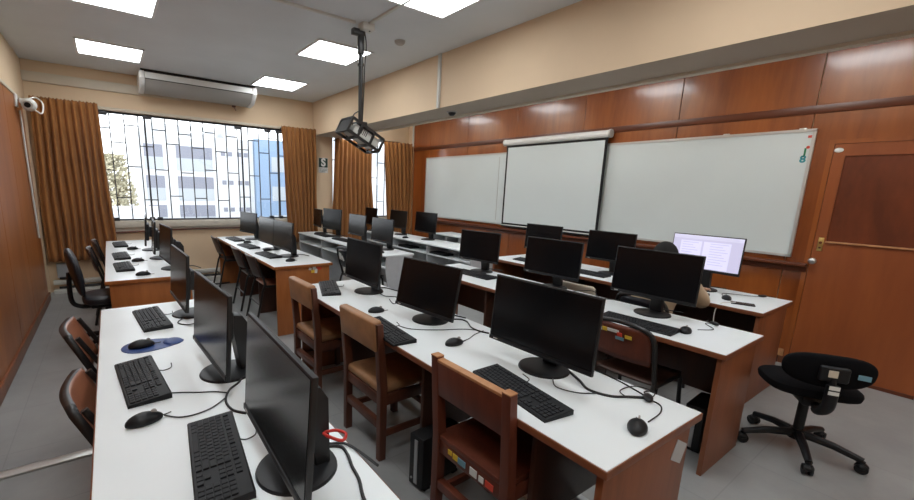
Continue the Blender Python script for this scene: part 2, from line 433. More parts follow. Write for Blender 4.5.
# ------------------------------------------------------------------ ceiling fittings
def ceil_light(label, x, y, g='ceiling light panels'):
    t = thing('ceiling_light', label, 'ceiling light', (x, y, H), 0, g)
    f = MB(); a = .31
    for s_ in (-1, 1):
        f.b2((s_*a-.012, -a-.012, -.012), (s_*a+.012, a+.012, 0)); f.b2((-a, s_*a-.012, -.012), (a, s_*a+.012, 0))
    f.build('frame', M['lamp_rim'], t, smooth=False)
    MB().b2((-a+.012, -a+.012, -.008), (a-.012, a-.012, -.002)).build('diffuser', M['diffuser'], t, smooth=False)
    return t
for x, y, l in [(.15, 6.2, 'lit square ceiling panel just before the air conditioner, toward the wooden side wall'),
                (.15, 4.4, 'lit square ceiling panel cut by the picture top above the wooden side wall'),
                (2.17, 6.38, 'lit square ceiling panel past the air conditioner, at the window end'),
                (2.17, 4.55, 'lit square ceiling panel crossed by the projector pole'),
                (2.16, 2.74, 'lit square ceiling panel beside the beam, cut by the picture top')]:
    ceil_light(l, x, y)
for x, y in [(.15, 2.58), (.15, .76), (2.16, .92), (2.16, -.9), (.15, -1.06)]:
    ceil_light('lit square ceiling panel of the ceiling rows above the viewer', x, y)
for y in [-.9, 1.02, 2.95, 4.8, 6.6]:
    ceil_light('lit square ceiling panel in the bay behind the cream beam', 3.93, y)
# smoke detector, dome camera, junction box and conduits
sd = thing('smoke_detector', 'round grey smoke detector on the ceiling beside the projector pole', 'smoke detector', (2.52, 3.77, H))
MB().lathe([(0, -.035), (.035, -.034), (.05, -.02), (.055, 0), (0, 0)]).build('detector_body', M['ac_grey'], sd)
dc = thing('dome_camera', 'small black dome camera under the cream beam', 'camera', (3.33, 3.86, ZB))
MB().lathe([(0, -.012), (.06, -.012), (.065, 0), (0, 0)]).build('mount', M['ac_grey'], dc)
MB().lathe([(0, -.05), (.025, -.045), (.04, -.028), (.045, -.012), (0, -.012)]).build('dome', M['black_pl'], dc)
cd = MB(); cd.b2((.85, 3.60, H-.018), (1.93, 3.625, H)); tag(cd.build('cable_duct', M['offwhite_pl']), 'thin ceiling duct running from the projector pole toward the side wall', 'conduit')
cd = MB(); cd.b2((2.03, 1.2, H-.018), (2.055, 3.55, H)); o = cd.build('cable_duct', M['offwhite_pl']); tag(o, 'thin ceiling duct running from the projector pole toward the big light by the beam', 'conduit')
jb = thing('junction_box', 'white ceiling junction box at the top of the projector pole', 'junction box', (2.04, 3.60, H))
MB().box((0, 0, -.03), (.12, .10, .06), None, .006).build('box_body', M['offwhite_pl'], jb)
MB().cyl((.02, -.02, -.06), (.02, -.02, -.065), .008).build('screw', M['black_pl'], jb)

# projector on its pole
pj = thing('ceiling_projector', 'projector in a black cage hanging on a long black ceiling pole', 'projector', (2.01, 3.65, 2.03))
MB().cyl((0, 0, .12), (0, 0, .94), .021, n=16).cyl((0, 0, .62), (0, 0, .64), .03).build('pole', M['steel_black'], pj)
MB().box((-.03, 0, .90), (.12, .06, .05), None, .006).box((0, 0, .80), (.05, .05, .16), None, .006).build('ceiling_mount', M['steel_black'], pj)
cb = MB().tube([(.03, -.01, .92), (.045, -.02, .8), (.03, -.02, .6), (.03, 0, .3), (.02, 0, .12)], .006, 6, 6)
cb.tube([(-.02, 0, .22), (-.09, -.03, .17), (-.10, -.03, .06), (-.06, 0, .0)], .005, 6, 8).build('cable', M['cord'], pj)
TL = .47
def tl(p):
    x, y, z = p; return (x*math.cos(TL)+z*math.sin(TL), y, -x*math.sin(TL)+z*math.cos(TL))
def rb(mb, c, s, bev=.004): return mb.box(tl(c), s, (0, TL, 0), bev)
bd = MB(); rb(bd, (.02, 0, 0), (.30, .19, .095), .02); pb = bd.build('projector_body', M['offwhite_pl'], pj)
l_ = MB(); l_.cyl(tl((.17, .05, 0)), tl((.195, .05, 0)), .035).build('lens', M['phone'], pj)
v_ = MB()
for i in range(6): rb(v_, (-.08+.018*i, -.097, .01), (.006, .004, .05), 0)
v_.build('vent', M['black_pl'], pj, smooth=False)
cg = MB(); a, h_, d_ = .185, .062, .115
for s1 in (-1, 1):
    for s2 in (-1, 1):
        rb(cg, (0, s1*d_, s2*h_), (2*a, .022, .022), 0)
    for x in (-a, -.07, .07, a): rb(cg, (x, s1*d_, 0), (.020, .020, 2*h_), 0)
    for x in (-a, -.07, .07, a): rb(cg, (x, 0, s1*h_), (.020, 2*d_, .020), 0)
rb(cg, (-a, 0, 0), (.012, 2*d_, 2*h_*.9), 0); cg.build('security_cage', M['steel_black'], pj, smooth=False)
br = MB(); br.box((0, 0, .10), (.10, .10, .05), None, .006); rb(br, (0, 0, .085), (.2, .16, .012)); br.build('bracket', M['steel_black'], pj)

# air conditioner under the ceiling
ac = thing('air_conditioner', 'long white under-ceiling air conditioner above the wide window', 'air conditioner', (1.21, 6.99, H))
L2 = .755
prof = [(-.18, -.035), (.30, -.035), (.30, -.23), (.16, -.26), (-.02, -.235), (-.13, -.165), (-.18, -.12)]
MB().prism(prof, 0, -L2+.06, L2-.06, .006).build('casing', M['ac_grey'], ac)
for s_ in (-1, 1):
    prof2 = [(-.195, -.03), (.30, -.03), (.30, -.235), (.16, -.268), (-.03, -.243), (-.145, -.17), (-.195, -.12)]
    MB().prism(prof2, 0, s_*L2, s_*(L2-.06), .008).build('end_cap', M['white_pl'], ac)
MB().prism([(-.19, -.04), (-.18, -.04), (-.18, -.112), (-.19, -.112)], 0, -L2+.065, L2-.065).build('intake_strip', M['white_pl'], ac, smooth=False)
MB().prism([(-.183, -.116), (-.17, -.116), (-.17, -.124), (-.183, -.124)], 0, -L2+.065, L2-.065).build('seam', M['black_pl'], ac, smooth=False)
MB().b2((-L2+.02, -.17, -.035), (L2-.02, .28, 0)).build('top_shadow', M['black_pl'], ac, smooth=False)  # black block stands in for the shadow line between unit and ceiling
MB().box((.50, .19, -.265), (.05, .04, .03), None, .004).tube([(.5, .19, -.27), (.53, .25, -.29), (.56, .33, -.3)], .01, 6).build('drain_fitting', M['batten'], ac)

# wall camera/fan bracket with hanging cable on the left wall
wc = thing('wall_camera', 'white wall camera with a cable loop high beside the first curtain', 'camera', (XL+.018, 6.40, 2.34))
MB().box((.01, 0, .03), (.02, .12, .14), None, .006).box((.07, 0, .03), (.07, .05, .05), None, .008).build('bracket', M['white_pl'], wc)
MB().ell((.11, .02, .0), (.07, .10, .07), None, 20, 12).cyl((.11, -.06, .0), (.11, -.12, -.02), .045).build('camera_head', M['offwhite_pl'], wc)
MB().cyl((.11, -.118, -.02), (.11, -.125, -.022), .028).build('lens', M['black_pl'], wc)
MB().tube([(.10, .05, .06), (.16, .14, .10), (.22, .1, .04), (.21, .02, -.08), (.15, 0, -.05)], .008, 6, 8).build('cable_loop', M['white_cord'], wc)
MB().tube([(.02, .08, -.06), (.016, .12, -.6), (.016, .20, -1.4), (.016, .22, -1.5)], .011, 8, 4).build('cable', M['offwhite_pl'], wc)

# ------------------------------------------------------------------ boards and screen
def whiteboard(label, y0, y1, z0=1.04, z1=2.165):
    t = thing('whiteboard', label, 'whiteboard', (XR-.02, (y0+y1)/2, (z0+z1)/2), 0, 'whiteboards')
    w2, h2 = (y1-y0)/2, (z1-z0)/2
    MB().b2((-.02, -w2, -h2), (0, w2, h2)).build('writing_surface', M['board'], t, smooth=False)
    f = MB(); e = .012
    for s_ in (-1, 1):
        f.b2((-.028, -w2-e, s_*h2-e), (0, w2+e, s_*h2+e)); f.b2((-.028, s_*w2-e, -h2), (0, s_*w2+e, h2))
    f.build('frame', M['alu'], t, smooth=False)
    return t
wb1 = whiteboard('whiteboard next to the corner curtain, partly behind the projection screen', 4.55, 6.67, 1.04, 2.145)
MB().b2((-.024, -.85, -.5), (-.0195, -.845, .5)).build('panel_seam', M['ac_grey'], wb1, smooth=False)
wb2 = whiteboard('wide whiteboard next to the door with coloured marker scribbles', 1.07, 3.10)
R_ = (PI/2, 0, -PI/2)
for body, sz, m, dz, dy in [('=', .05, 's_red', .505, -.99), ('.', .16, 's_red', .455, -.99), ('J', .08, 's_green', .375, -.975), ('8', .085, 's_teal', .31, -.97)]:
    text(body, sz, M[m], wb2, (-.0215, dy, dz), R_, 'marker_scribble', off=.003)
for dy in (-.35, -.93): MB().box((-.01, dy, .575), (.03, .05, .02), None, .003).build('clip', M['alu'], wb2)
ps = thing('projection_screen', 'pulled-down projection screen with a white roller case and black side borders', 'projection screen', (XR-.10, 3.765, 2.29))
MB().cyl((0, -.83, 0), (0, .83, 0), .045, n=20).box((.03, 0, .02), (.05, 1.62, .05), None, .006).build('roller_case', M['white_pl'], ps)
for s_ in (-1, 1): MB().cyl((0, s_*.83, 0), (0, s_*.855, 0), .05, n=20).build('end_cap', M['offwhite_pl'], ps)
MB().b2((.004, -.815, -1.25), (.008, .815, -.02)).build('border', M['black_pl'], ps, smooth=False)
MB().b2((.0, -.78, -1.22), (.0039, .78, -.075)).build('cloth', M['screen_cloth'], ps, smooth=False)
MB().b2((-.006, -.815, -1.285), (.016, .815, -1.255), .004).build('bottom_bar', M['black_pl'], ps)
MB().b2((-.010, -.815, -1.262), (.018, .815, -1.248), .002).build('bottom_trim', M['offwhite_pl'], ps)

# ------------------------------------------------------------------ door
dr = bpy.data.objects.new('door_1', None); COL.objects.link(dr); dr.location = (XR-.02, .53, 0); struct(dr)
leaf = MB(); leaf.b2((-.034, -.39, .0), (0, .39, 1.2)); leaf.b2((-.034, -.39, 1.93), (0, .39, 2.03)); leaf.b2((-.034, .315, 1.2), (0, .39, 1.93)); leaf.b2((-.034, -.39, 1.2), (0, -.315, 1.93))
leaf.build('leaf', M['door_wood'], dr, smooth=False)
MB().b2((-.022, -.315, 1.2), (-.012, .315, 1.93)).build('inset_panel', M['door_inset'], dr, smooth=False)
MB().b2((-.05, -.318, 1.188), (-.004, .318, 1.202), .002).build('inset_sill', M['chair_top'], dr)
MB().b2((-.04, -.39, 0), (-.0, .39, .03)).build('bottom_rail', M['batten'], dr, smooth=False)
MB().box((-.037, .345, 1.17), (.006, .035, .12), None, .002).build('lock_plate', M['brass'], dr)
MB().cyl((-.038, .345, 1.185), (-.046, .345, 1.185), .011).cyl((-.038, .345, 1.14), (-.044, .345, 1.14), .009).build('keyhole', M['batten'], dr)
MB().cyl((-.034, .365, 1.02), (-.075, .365, 1.02), .012).ell((-.09, .365, 1.02), (.022, .03, .03)).build('door_knob', M['steel'], dr)
MB().ell((-.036, .36, 1.98), (.006, .03, .02)).build('paper_tag', M['s_white'], dr)
fr = MB(); fr.b2((-.024, .395, 0), (0, .43, 2.07)); fr.b2((-.024, -.43, 0), (0, -.395, 2.07)); fr.b2((-.024, -.395, 2.035), (0, .395, 2.07))
fr.build('door_frame', M['panel_wood'], dr, smooth=False)
st = thing('wall_socket', 'small pale wall socket low on the panelling by the swivel chair', 'socket', (XR-.035, 1.02, .11))
MB().box((-.006, 0, 0), (.012, .11, .07), None, .003).build('socket_plate', M['chair_top'], st)

# ------------------------------------------------------------------ window wall base: trunking and hoses, outlet
tk = MB(); tk.b2((XL+.04, YW-.07, .11), (2.6, YW, .17), .004); tag(tk.build('cable_trunking', M['offwhite_pl']), 'upper pale cable trunking along the foot of the window wall', 'trunking', 'trunking at the window wall')
tk = MB(); tk.b2((XL+.04, YW-.16, .0), (2.6, YW-.02, .05), .004); tag(tk.build('cable_trunking', M['offwhite_pl']), 'lower pale cable trunking on the floor at the window wall', 'trunking', 'trunking at the window wall')
hs = MB().tube([(XL+.1, YW-.10, .075), (0, YW-.1, .08), (1.0, YW-.1, .075), (2.5, YW-.1, .08)], .017, 8, 4)
tag(hs.build('black_hose', M['cord']), 'black cable lying between the two pale trunkings at the window wall', 'cable')
hs = MB().tube([(.9, YW-.2, .02), (1.1, YW-.5, .02), (1.4, YW-.55, .02), (1.6, YW-.3, .02), (2.0, YW-.25, .02)], .012, 8, 8)
tag(hs.build('floor_cable', M['cord']), 'loose black cable on the floor before the window wall', 'cable')
hs = MB().tube([(W1[0]+.6, YW-.03, .80), (.5, YW-.03, .815), (1.2, YW-.03, .83), (2.5, YW-.03, .82)], .012, 8, 4)
tag(hs.build('wall_cable', M['batten']), 'dark cable running along the wall below the window sill', 'cable')
ob = thing('outlet_box', 'pale blue-grey box low on the wall below the first curtain', 'outlet box', (-.60, YW, .30))
MB().box((0, -.025, 0), (.16, .05, .20), None, .006).build('box_body', M['facade_panel'], ob)
MB().box((0, -.055, -.10), (.12, .02, .03), None, .003).build('box_handle', M['black_pl'], ob)
MB().b2((XL+.02, 2.74, 0), (-.06, 2.81, .012), .004).build('floor_strip', M['alu']); 
tag(bpy.data.objects['floor_strip'], 'flat metal floor strip crossing the aisle beside the wooden chairs', 'floor strip')

# ------------------------------------------------------------------ desks
TZ = .74
def desk(label, xc, y0, y1, width, rot=0.0, body='desk_brown', group='white-topped wooden desks', parts=(1/3, 2/3), modesty=True, pz=0.0):
    """origin on the floor under the centre; long side along local y; users sit at -x"""
    ln = y1-y0; yc = (y0+y1)/2
    t = thing('computer_desk', label, 'desk', (xc, yc, 0), rot, group)
    w2, l2 = width/2, ln/2
    MB().b2((-w2+.004, -l2+.004, TZ-.004), (w2-.004, l2-.004, TZ), .0015, 1).build('desktop', M['top_white'], t)
    MB().b2((-w2, -l2, TZ-.032), (w2, l2, TZ-.002), .003).build('edging', M['desk_edge' if body == 'desk_brown' else body], t)
    for s_ in (-1, 1):
        MB().b2((-w2+.03, s_*(l2-.035)-.012, 0), (w2-.03, s_*(l2-.035)+.012, TZ-.032), .002).build('end_panel', M[body], t)
    for p in parts:
        y = -l2+p*ln
        MB().b2((-w2+.10, y-.011, pz), (w2-.06, y+.011, TZ-.032), .002).build('partition_panel', M['desk_shaded'], t)
    if modesty: MB().b2((w2-.085, -l2+.045, .30), (w2-.065, l2-.045, TZ-.032), .002).build('modesty_panel', M['desk_shaded'], t)
    MB().b2((w2-.10, -l2+.045, .09), (w2-.06, l2-.045, .13), .002).build('foot_rail', M['grey_lam'], t)
    return t
desk('white-topped desk carrying the blue mouse pad', .225, .42, 3.16, .67, 0)
desk('white-topped desk at the window beside the wooden side wall and black office chair', .235, 4.05, 6.84, .66, 0, 'desk_orange')
dd = desk('white-topped desk with an orange-brown end panel bearing torn stickers', 1.60, 4.08, 6.86, .64, 0, 'desk_orange')
for (dx, z, m, sx, sz) in [(.07, .685, 's_white', .03, .025), (.115, .69, 's_white', .035, .03), (.10, .655, 's_yellow', .04, .03), (.135, .66, 's_white', .03, .05), (.17, .685, 's_red', .045, .03)]:
    MB().box((dx, -1.369, z), (sx, .002, sz), (0, .3*(dx*10 % 1), 0)).build('sticker', M[m], dd, smooth=False)
bb = desk('long white-topped desk with three brown wooden chairs along it', 1.484, .525, 3.22, .65, -.022, parts=(.124, .39, .72), pz=.25)
MB().box((.22, -1.326, .60), (.10, .002, .08), (0, .5, 0)).build('scuff_mark', M['grey_lam'], bb, smooth=False)
desk('white-topped desk standing behind the seated person, near the swivel chair', 2.865, .69, 3.42, .60, -.004)
desk('white-topped desk of the seated person, below the whiteboards', 4.15, .85, 3.56, .71, -.012)

def grey_desk(label, xc, y0, y1, width, top=.74):
    ln = y1-y0
    t = thing('computer_desk', label, 'desk', (xc, (y0+y1)/2, 0), 0, 'grey melamine computer desks')
    w2, l2 = width/2, ln/2
    MB().b2((-w2, -l2, top-.022), (w2, l2, top), .003).build('desktop', M['top_white'], t)
    for y in (-l2+.012, -l2/3, l2/3, l2-.012):
        MB().prism([(-w2+.10, 0), (w2-.05, 0), (w2-.02, top-.022), (-w2+.02, top-.022), (-w2+.02, top-.22)], 1, y-.009, y+.009).build('side_panel', M['grey_lam'], t, smooth=False)
    for a, b_ in ((-l2+.03, -l2/3-.015), (-l2/3+.015, l2/3-.015), (l2/3+.015, l2-.03)):
        MB().b2((-w2+.02, a, top-.17), (w2-.10, b_, top-.15), .002).build('keyboard_shelf', M['top_white'], t)
    MB().b2((w2-.05, -l2+.03, .25), (w2-.032, l2-.03, top-.022), .002).build('modesty_panel', M['grey_lam'], t)
    return t
grey_desk('grey melamine desk behind the orange-panel desk, with shelf and black monitors', 2.90, 4.22, 7.12, .44)
grey_desk('grey melamine desk with open shelf before the corner curtain', 4.15, 4.0, 6.95, .50)
grey_desk('small grey melamine desk against the panelled wall in the corner', 4.86, 4.75, 5.75, .44, .80)

# ------------------------------------------------------------------ monitors
def make_monitor(label, W=.545, Hh=.325, zb=.082, TI=.07):
    t = thing('monitor', label, 'monitor', (0, 0, TZ), 0, 'black computer monitors')
    MB().lathe([(0, .014), (.098, .013), (.112, .009), (.115, .003), (.115, 0), (0, 0)], n=40).build('stand_base', M['black_pl'], t)
    nk = MB()
    nk.prism([(.042, .01), (.088, .01), (.084, zb+.13), (.06, zb+.17), (-.03, zb+.19), (-.03, zb+.13), (.02, zb+.12)], 1, -.036, .036, .004)
    nk.box((-.02+math.sin(TI)*.12, 0, zb+.14), (.055, .12, .12), (0, TI, 0), .008)
    nk.build('stand_neck', M['black_shell'], t)
    x0 = -.078
    def tp(x, z): # tilt about lower edge
        return (x0+x*math.cos(TI)+z*math.sin(TI), zb+z*math.cos(TI)-x*math.sin(TI))
    def tbox(mb, xa, xb, ya, yb, za, zb_, bev=0.0):
        cx, cz = tp((xa+xb)/2, (za+zb_)/2)
        mb.box((cx, (ya+yb)/2, cz), (xb-xa, yb-ya, zb_-za), (0, TI, 0), bev)
    h = MB(); tbox(h, .0, .015, -W/2, W/2, 0, Hh, .003); tbox(h, .012, .042, -.17, .17, .05, .24, .012)
    h.build('housing', M['black_shell'], t)
    s_ = MB(); tbox(s_, -.002, .001, -W/2+.007, W/2-.007, .022, Hh-.007); s_.build('screen_panel', M['screen'], t, smooth=False)
    b_ = MB(); tbox(b_, -.005, .0, -W/2+.002, W/2-.002, .002, .020, .001); b_.build('lower_bezel', M['black_pl'], t)
    l_ = MB(); tbox(l_, -.0062, -.0045, W/2-.055, W/2-.03, .008, .014); l_.build('badge', M['ac_grey'], t, smooth=False)
    MB().tube([(.02, .03, .16), (.10, .05, .10), (.11, .06, .012), (.17, .02, .006), (.2, -.12, .006)], .0042, 6, 8).build('cable', M['cord'], t)
    return t
V0 = (.545, .325, .082, .07)
mons = [ # x, y (screen bottom centre), yaw deg, label, shape
 (.298, 1.045, -1, 'black monitor with the red cable loop behind it, on the blue-mouse-pad desk', V0),
 (.280, 1.81, 3, 'black monitor next to the blue mouse pad, between its two row mates', V0),
 (.285, 2.80, 2, 'black monitor at the far end of the blue-mouse-pad desk', V0),
 (.37, 4.42, 4, 'black monitor on the window desk beside the wooden wall, closest to the blue-mouse-pad desk', V0),
 (.325, 5.10, -2, 'black monitor in the middle of the window desk beside the wooden wall', V0),
 (.295, 5.78, -3, 'black monitor seen edge-on at the window end of the desk beside the wooden wall', V0),
 (1.56, 4.66, 3, 'black monitor on the orange-panel desk, closest to the torn stickers', V0),
 (1.56, 5.28, 2, 'black monitor in the middle of the orange-panel desk', V0),
 (1.63, 6.38, 12, 'grey-reflecting monitor at the window end of the orange-panel desk', (.50, .30, .10, .07)),
 (1.51, 1.10, 1.5, 'big black monitor behind the near brown chair with stickers', V0),
 (1.505, 1.94, 6, 'black monitor on the three-chair desk behind the middle tan-cushioned chair', (.505, .315, .062, .20)),
 (1.535, 2.77, -1, 'black monitor at the far end of the three-chair desk, by the far tan chair', V0),
 (2.95, 1.275, 2, 'black monitor hiding the seated person, on the desk by the swivel chair', (.545, .325, .125, .09)),
 (3.02, 2.13, 3, 'black monitor in the middle of the desk behind the seated person', (.53, .315, .11, .07)),
 (2.965, 2.94, 8, 'black monitor on the far end of the desk behind the person, over a keyboard', (.48, .30, .115, .07)),
 (4.13, 2.24, 0, 'black monitor on the desk below the whiteboards, beside the seated person', (.50, .305, .135, .07)),
 (4.14, 3.07, 0, 'black monitor on the desk below the whiteboards, under the projection screen edge', (.50, .305, .135, .07)),
 (2.90, 4.68, 0, 'black monitor at the near end of the grey desk by its pale end panel', (.53, .315, .10, .07)),
 (2.90, 5.37, 0, 'bluish-reflecting monitor second from the pale end panel of the grey desk', (.50, .305, .118, .07)),
 (2.93, 6.28, 9, 'bluish-reflecting monitor under the S sign on the grey desk', (.52, .335, .118, .07)),
 (2.92, 6.84, -8, 'narrow-looking monitor at the end of the grey desk by the S-sign curtain', (.48, .305, .118, .07)),
 (4.14, 5.34, 0, 'black monitor on the corner grey desk beside the whiteboard edge', (.55, .33, .118, .07)),
 (4.15, 6.15, 0, 'black monitor on the corner grey desk before the corner curtain', (.52, .315, .118, .07)),
 (4.05, 6.93, 0, 'black monitor on the corner grey desk below the narrow window gap', (.42, .32, .118, .07)),
]
PRO = {}
for i, (x, y, dg, l, shp) in enumerate(mons):
    a = math.radians(dg); px, py = x+.078*math.cos(a), y+.078*math.sin(a)
    if shp in PRO: dup(PRO[shp], l, (px, py, TZ), a)
    else:
        mo = make_monitor(l, *shp); PRO[shp] = mo; index_kids()
        mo.location = (px, py, TZ); mo.rotation_euler[2] = a
proto = PRO[V0]
# ------------------------------------------------------------------ lit monitor
litm = make_monitor('lit monitor showing a white document before the whiteboard', .54, .32, .168, .07)
litm.location = (4.28, 1.425, TZ)
def lit(name, m, ya, yb, za, zb_, off):
    TI = .07; x0, zb0 = -.078, .168
    mb = MB(); xm, zm = -off, (za+zb_)/2
    cx, cz = x0+xm*math.cos(TI)+zm*math.sin(TI), zb0+zm*math.cos(TI)-xm*math.sin(TI)
    mb.box((cx, (ya+yb)/2, cz), (.0006, yb-ya, zb_-za), (0, TI, 0))
    mb.build(name, m, litm, smooth=False)
lit('screen_image', M['lit_screen'], -.262, .262, .024, .312, .0026)
lit('tool_bar', M['lit_bar'], -.262, .262, .28, .312, .0034)
lit('document_page', M['lit_page'], .035, .20, .03, .262, .0034)
lit('document_page', M['lit_page'], -.18, .02, .03, .262, .0034)
for k in range(9):
    z = .245-.022*k
    for a, b_ in ((.06, .185), (-.165, -.03)):
        lit('text_line', M['lit_ink'], a+.02*((k*5) % 3), b_, z, z+.005, .0042)
lit('task_bar', M['lit_ink'], -.262, .262, .024, .031, .0042)
index_kids()
red = MB().tube([(.066, -.036, .110), (.075, -.055, .106), (.10, -.09, .105), (.118, -.075, .112), (.10, -.05, .115), (.07, -.037, .112)], .0045, 8, 8)
red.build('red_cable', M['red_cord'], proto)['label'] = 'red cable loop'

# ------------------------------------------------------------------ keyboards
def keyboard_thing(label):
    t = thing('keyboard', label, 'keyboard', (0, 0, TZ), 0, 'black keyboards')
    L, D = .445, .142
    c = MB(); c.prism([(-D/2, 0), (D/2, 0), (D/2, .020), (D/2-.006, .024), (-D/2+.004, .012), (-D/2, .008)], 1, -L/2, L/2, .002)
    c.build('case', M['key_case'], t)
    k = MB(); sl = math.atan2(.012, D)
    def key(x, y, sx, sy):
        z = .0135+(x+D/2)/D*.012
        k.box((x, y, z), (sx-.003, sy-.003, .007), (0, -sl, 0), .0012, 1)
    P = .0188
    rows = [-D/2+.018+i*P for i in range(6)]
    for i, x in enumerate(rows):
        if i == 5: x += .004
        # local +y is the user's left
        y = L/2-.012
        if i == 0: spans = [1.3, 1.2, 1.2, 6, 1.2, 1.2, 1.3, 1.3]
        elif i == 1: spans = [2.2]+[1]*10+[2.5]
        elif i == 2: spans = [1.8]+[1]*11+[1.9]
        elif i == 3: spans = [1.5]+[1]*12+[1.2]
        elif i == 4: spans = [1]*13+[1.7]
        else: spans = [1, .6]+[1]*4+[.3]+[1]*4+[.3]+[1]*4
        f = 14.7/sum(spans)
        for s_ in spans:
            w_ = s_*f*P
            if not (i == 5 and s_ < .7): key(x, y-w_/2, P, w_)
            y -= w_
        y -= .008
        cols = 3 if i in (0, 3, 4, 5) else 0
        if i == 0: cl = [0, 1, 2]
        elif i == 1: cl = [1]
        elif i == 2: cl = []
        else: cl = [0, 1, 2]
        for q in cl: key(x, y-P*(q+.5), P, P)
        y -= 3*P+.008
        for q in range(4):
            if y-P*(q+.5) > -L/2+.006 and i < 5: key(x, y-P*(q+.5), P, P)
    k.build('keys', M['key'], t, smooth=False)
    MB().tube([(D/2, .05, .012), (D/2+.02, .05, .006), (D/2+.05, .07, .004), (D/2+.06, .12, .004)], .0022, 6, 8).build('cord', M['cord'], t)
    return t
kbs = [(.195, 1.215, -5.4, 'black keyboard in front of the monitor with the red cable loop'),
 (.04, 1.90, 4.5, 'black keyboard between the blue mouse pad and the edge-side mouse'),
 (.14, 2.775, 4.7, 'black keyboard beyond the blue mouse pad at its desk end'),
 (.05, 4.66, 3, 'dark keyboard on the window desk closest to its orange end panel'),
 (.045, 5.36, 3, 'dark keyboard in the middle of the window desk beside the wooden wall'),
 (.055, 6.35, 3, 'dark keyboard at the window end of the desk beside the wooden wall'),
 (1.44, 4.79, 6, 'dark keyboard on the orange-panel desk closest to the stickers'),
 (1.43, 5.60, 6, 'dark keyboard in the middle of the orange-panel desk'),
 (1.45, 6.40, 4, 'dark keyboard at the window end of the orange-panel desk'),
 (1.30, 1.01, -9, 'black keyboard just over the near brown chair with stickers'),
 (1.225, 1.90, -6, 'black keyboard over the middle tan-cushioned chair'),
 (1.375, 2.99, -20, 'black keyboard set askew over the far tan-cushioned chair'),
 (2.68, 1.21, 2, 'black keyboard over the round-backed chair with stickers'),
 (2.84, 2.84, 2, 'black keyboard at the far end of the desk behind the seated person'),
 (3.98, 2.36, 0, 'dark keyboard under the monitor beside the seated person'),
 (4.02, 3.1, 0, 'dark keyboard below the projection screen on the desk by the wall'),
 (3.96, 1.50, 0, 'dark keyboard in front of the seated person'),
]
proto_k = keyboard_thing(kbs[0][3]); index_kids()
for i, (x, y, dg, l) in enumerate(kbs):
    if i == 0: proto_k.location = (x, y, TZ); proto_k.rotation_euler[2] = math.radians(dg)
    else: dup(proto_k, l, (x, y, TZ), math.radians(dg))

# ------------------------------------------------------------------ mice
def mouse_thing(label):
    t = thing('mouse', label, 'computer mouse', (0, 0, TZ), 0, 'black computer mice')
    def f(c):
        c.z = max(c.z, -.25)
        if c.z > 0: c.z *= 1.0-.25*max(0, c.x)
        c.y *= 1-.12*c.x*c.x; return c
    MB().ell((0, 0, .009), (.057, .032, .028), None, 28, 18, f).build('shell', M['black_pl'], t)
    b_ = MB(); b_.cyl((.030, -.003, .031), (.030, .003, .031), .009, n=16); b_.build('scroll_wheel', M['ac_grey'], t)
    MB().tube([(.054, 0, .008), (.065, .004, .005), (.085, .012, .003)], .002, 6, 8).build('cord', M['cord'], t)
    return t
ms = [(.03, 1.545, 10, 0, 'black mouse at the desk edge below the keyboard by the blue mouse pad'),
 (.065, 2.315, 5, .004, 'black mouse resting on the blue mouse pad'),
 (.18, 4.20, 4, 0, 'black mouse on the window desk closest to its orange end panel'),
 (.18, 4.97, 4, 0, 'black mouse in the middle of the window desk beside the wooden wall'),
 (.17, 5.89, 4, 0, 'black mouse at the window end of the desk beside the wooden wall'),
 (1.54, 4.33, 8, 0, 'black mouse at the sticker end of the orange-panel desk'),
 (1.55, 5.16, 8, 0, 'black mouse in the middle of the orange-panel desk'),
 (1.52, 5.98, 8, 0, 'black mouse at the window end of the orange-panel desk'),
 (1.44, .60, 20, 0, 'black mouse at the bare corner of the three-chair desk beside a cord knot'),
 (1.43, 1.55, -5, 0, 'black mouse between the two big monitors of the three-chair desk'),
 (1.375, 2.26, -12, 0, 'black mouse above the middle tan-cushioned chair'),
 (2.79, .975, 14, 0, 'black mouse at the keyboard end over the round-backed chair with stickers'),
 (4.03, 1.16, 30, 0, 'black mouse beside the phone on the desk of the seated person')]
proto_m = mouse_thing(ms[0][4]); index_kids()
for i, (x, y, dg, dz, l) in enumerate(ms):
    if i == 0: proto_m.location = (x, y, TZ+dz); proto_m.rotation_euler[2] = math.radians(dg)
    else: dup(proto_m, l, (x, y, TZ+dz), math.radians(dg))
# blue pad with wrist rest
outl = []
for k in range(40):
    a = 2*PI*k/40; rx = .135; ry = .085*(1-.35*math.cos(a)); outl.append((.115+rx*math.cos(a), 2.325+ry*math.sin(a)))
pd = thing('mouse_pad', 'blue mouse pad shaped like a drop under a black mouse', 'mouse pad', (0, 0, TZ))
MB().prism(outl, 2, 0, .004, .001).build('pad_sheet', M['pad'], pd)
MB().ell((.20, 2.325, .004), (.045, .05, .012)).build('wrist_rest', M['pad'], pd)

